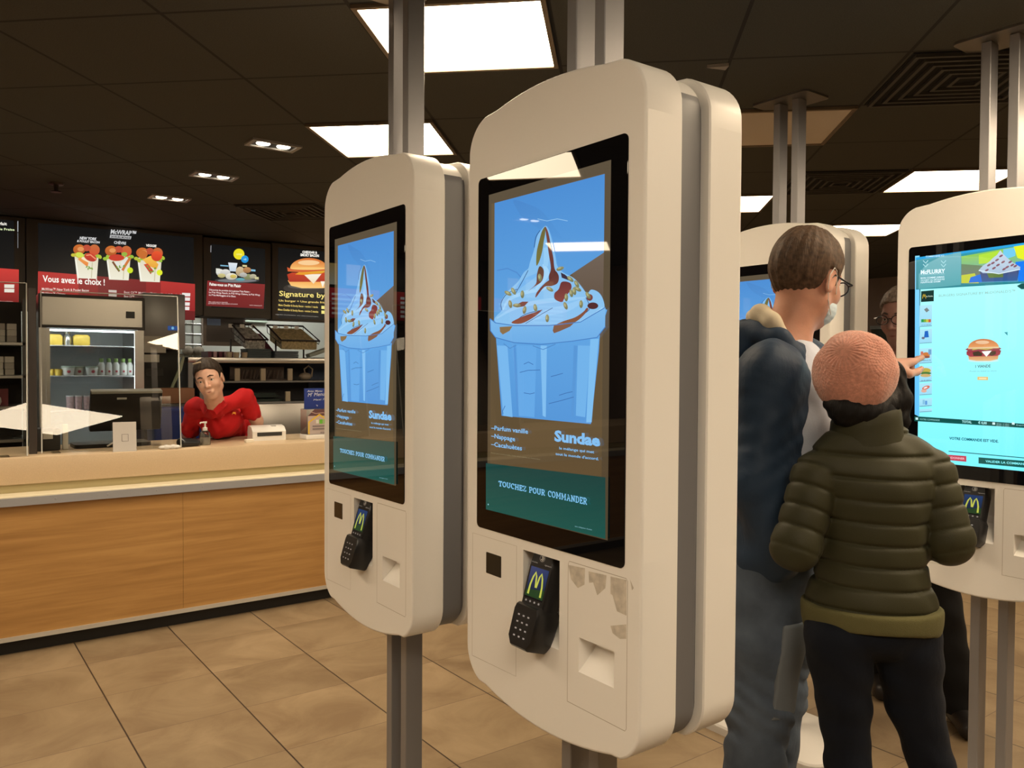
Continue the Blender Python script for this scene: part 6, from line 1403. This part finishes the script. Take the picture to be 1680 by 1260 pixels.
b = B(); b.box((-.22, -.02, 0), (.18, .14, .02)); b.box((-.20, 0, .035), (.16, .10, .05)); b.box((-.20, .10, .02), (.16, .13, .07)); tag(b.build('steel_tray_stack', mat('black_green_tray', (.03, .045, .040), .3, .3), None, (2.44, 6.98, 1.221)), 'dark tray stack on the lower compartment shelf', 'tray')
b = B(); b.tube([(0, 0, .01), (.02, 0, .06), (.01, 0, .10), (.05, 0, .13), (.09, 0, .10), (.08, 0, .03)], .007, 8); b.ball((.02, .0, .035), (.06, .05, .035), None, 12, 8); o = b.build('coiled_hose', mat('beige_grey_hose', (.30, .25, .19), .6), None, (2.82, 7.0, 1.401)); tag(o, 'coiled beige hose beside the utensil tray', 'hose')
B().box((.3, .465, 1.06), (.9, .48, 1.55)).build('blue_panel', mat('slate_blue_panel', (.06, .09, .17), .5), bpy.data.objects['steel_pass_shelf'])
# baskets and trays on the pass
def basket(x, label, fillm, w_=.17):
    r = empty('fry_basket', (x, 7.13, SZ+.13), label, 'basket'); b = B(); fr = mat('black_wire', (.02, .012, .012), .4)
    T0 = [(-w_, .12, .17), (w_, .12, .17), (w_+.07, -.10, .03), (-w_+.05, -.10, .03)]
    b.tube([*T0, T0[0]], .008, 6)
    for i in range(7):
        t = i/6; a = Vector(T0[0]).lerp(T0[1], t); c = Vector(T0[3]).lerp(T0[2], t); b.tube([a, a+Vector((0, -.01, -.07)), c+Vector((0, .02, -.03)), c], .003, 5)
    for s in (-1, 1): b.box((s*.13-.006, .0, -.13), (s*.13+.006, .012, .03))
    b.build('wire_frame', fr, r)
    f = B(); f.loft([[(-w_+.02, .10, .03), (w_-.02, .10, .03), (w_+.05, -.08, -.05), (-w_+.06, -.08, -.05)], [(-w_+.02, .11, .145), (w_-.02, .11, .145), (w_+.05, -.09, .018), (-w_+.06, -.09, .018)]]); f.build('fill', fillm, r)
    for k in (-.1, 0, .1): B().box((k-.02, .098, .135), (k+.02, .10, .168)).build('tag', whitepl, r)
chipm = mat('wrapped_buns_tan', (.50, .40, .22), .3, bump=1., bscale=35, var=.35, vscale=45); clearbag = mat('clear_plastic_bags', (.42, .40, .36), .2, bump=1., bscale=30, var=.6, vscale=35)
basket(2.75, 'black wire basket filled with tan wrapped packets on the pass shelf', chipm, .17)
basket(2.35, 'wire basket of crumpled clear bags beside the hanging monitor', clearbag, .09)
mar = mat('maroon_crate', (.13, .015, .035), .45)
b = B(); b.loft([[(0, 0, 0), (.05, 0, 0), (.05, .05, 0), (0, .05, 0)], [(-.20, 0, .22), (-.13, 0, .22), (-.13, .05, .22), (-.20, .05, .22)]]); tag(b.build('maroon_crate', mar, None, (2.66, 7.285, SZ+.001)), 'tilted maroon crate side between the two baskets', 'crate')
b = B(); [b.box((.045*i, 0, 0), (.045*i+.028, .2, .05), mar if i % 2 == 0 else mat('pale_pink_crate', (.5, .3, .32), .5)) for i in range(5)]; tag(b.build('striped_crate', None, None, (1.99, 7.0, SZ+.001)), 'low maroon striped crate under the hanging monitor', 'crate')
for k, (x, n, m_) in enumerate(((2.38, 5, mat('dark_teal_tray', (.03, .05, .055), .35)), (2.62, 4, mat('slate_tray', (.07, .09, .11), .35)))):
    for i in range(n):
        o = B().prism(rrect(-.11, .11, -.10, .08, .02, 3), 0, .014).build('food_tray', m_, None, (x+.003*(i % 2), 6.97, SZ+.0005+.0155*i)); tag(o, ('dark teal tray in the left stack on the pass shelf', 'slate grey tray in the right stack on the pass shelf')[k], 'tray', ('left tray stack', 'right tray stack')[k])
for i, x in enumerate((2.13, 2.19, 2.26)): tag(B().lathe([(.022, 0), (.026, .045)], (0, 0, 0), 12).build('sauce_cup', tanm, None, (x, 6.89, SZ+.0005)), 'small tan cup on the pass shelf under the monitor', 'cup', 'sauce cups on the pass')
q = B(); q.q = Matrix.Rotation(math.radians(-20), 4, 'Y'); q.box((-.14, -.05, 0), (.14, .05, .03), bev=.006); tag(q.build('tilted_tablet', mat('grey_green_case', (.30, .34, .30), .4), None, (2.97, 6.925, SZ+.055)), 'tilted grey tablet case at the right end of the pass shelf', 'tablet')
tag(B().box((-.15, -.05, 0), (.15, .05, .006)).build('tablet_stand', blackpl, None, (2.97, 6.925, SZ+.0005)), 'black stand under the tilted tablet case', 'stand')
tag(B().box((-.12, 0, 0), (.12, .03, .05)).build('green_label_strip', mat('pale_green_sign', (.55, .68, .58), .5), None, (2.81, 8.22, 1.97)), 'pale green strip on the wall under the burger menu board', 'sign')
# work light of the kitchen (ceiling strip behind the boards)
for x in (.6, 2.9):
    r = empty('kitchen_ceiling_light', (x, 7.75, CZ), 'kitchen ceiling light hidden behind the menu boards', 'ceiling light', 0, 'kitchen lights'); B().box((-.45, -.12, -.012), (.45, .12, 0)).build('diffuser', mat('kitchen_diffuser', (.9, .9, .9), .5, emis=(1, .97, .90), estr=20), r)
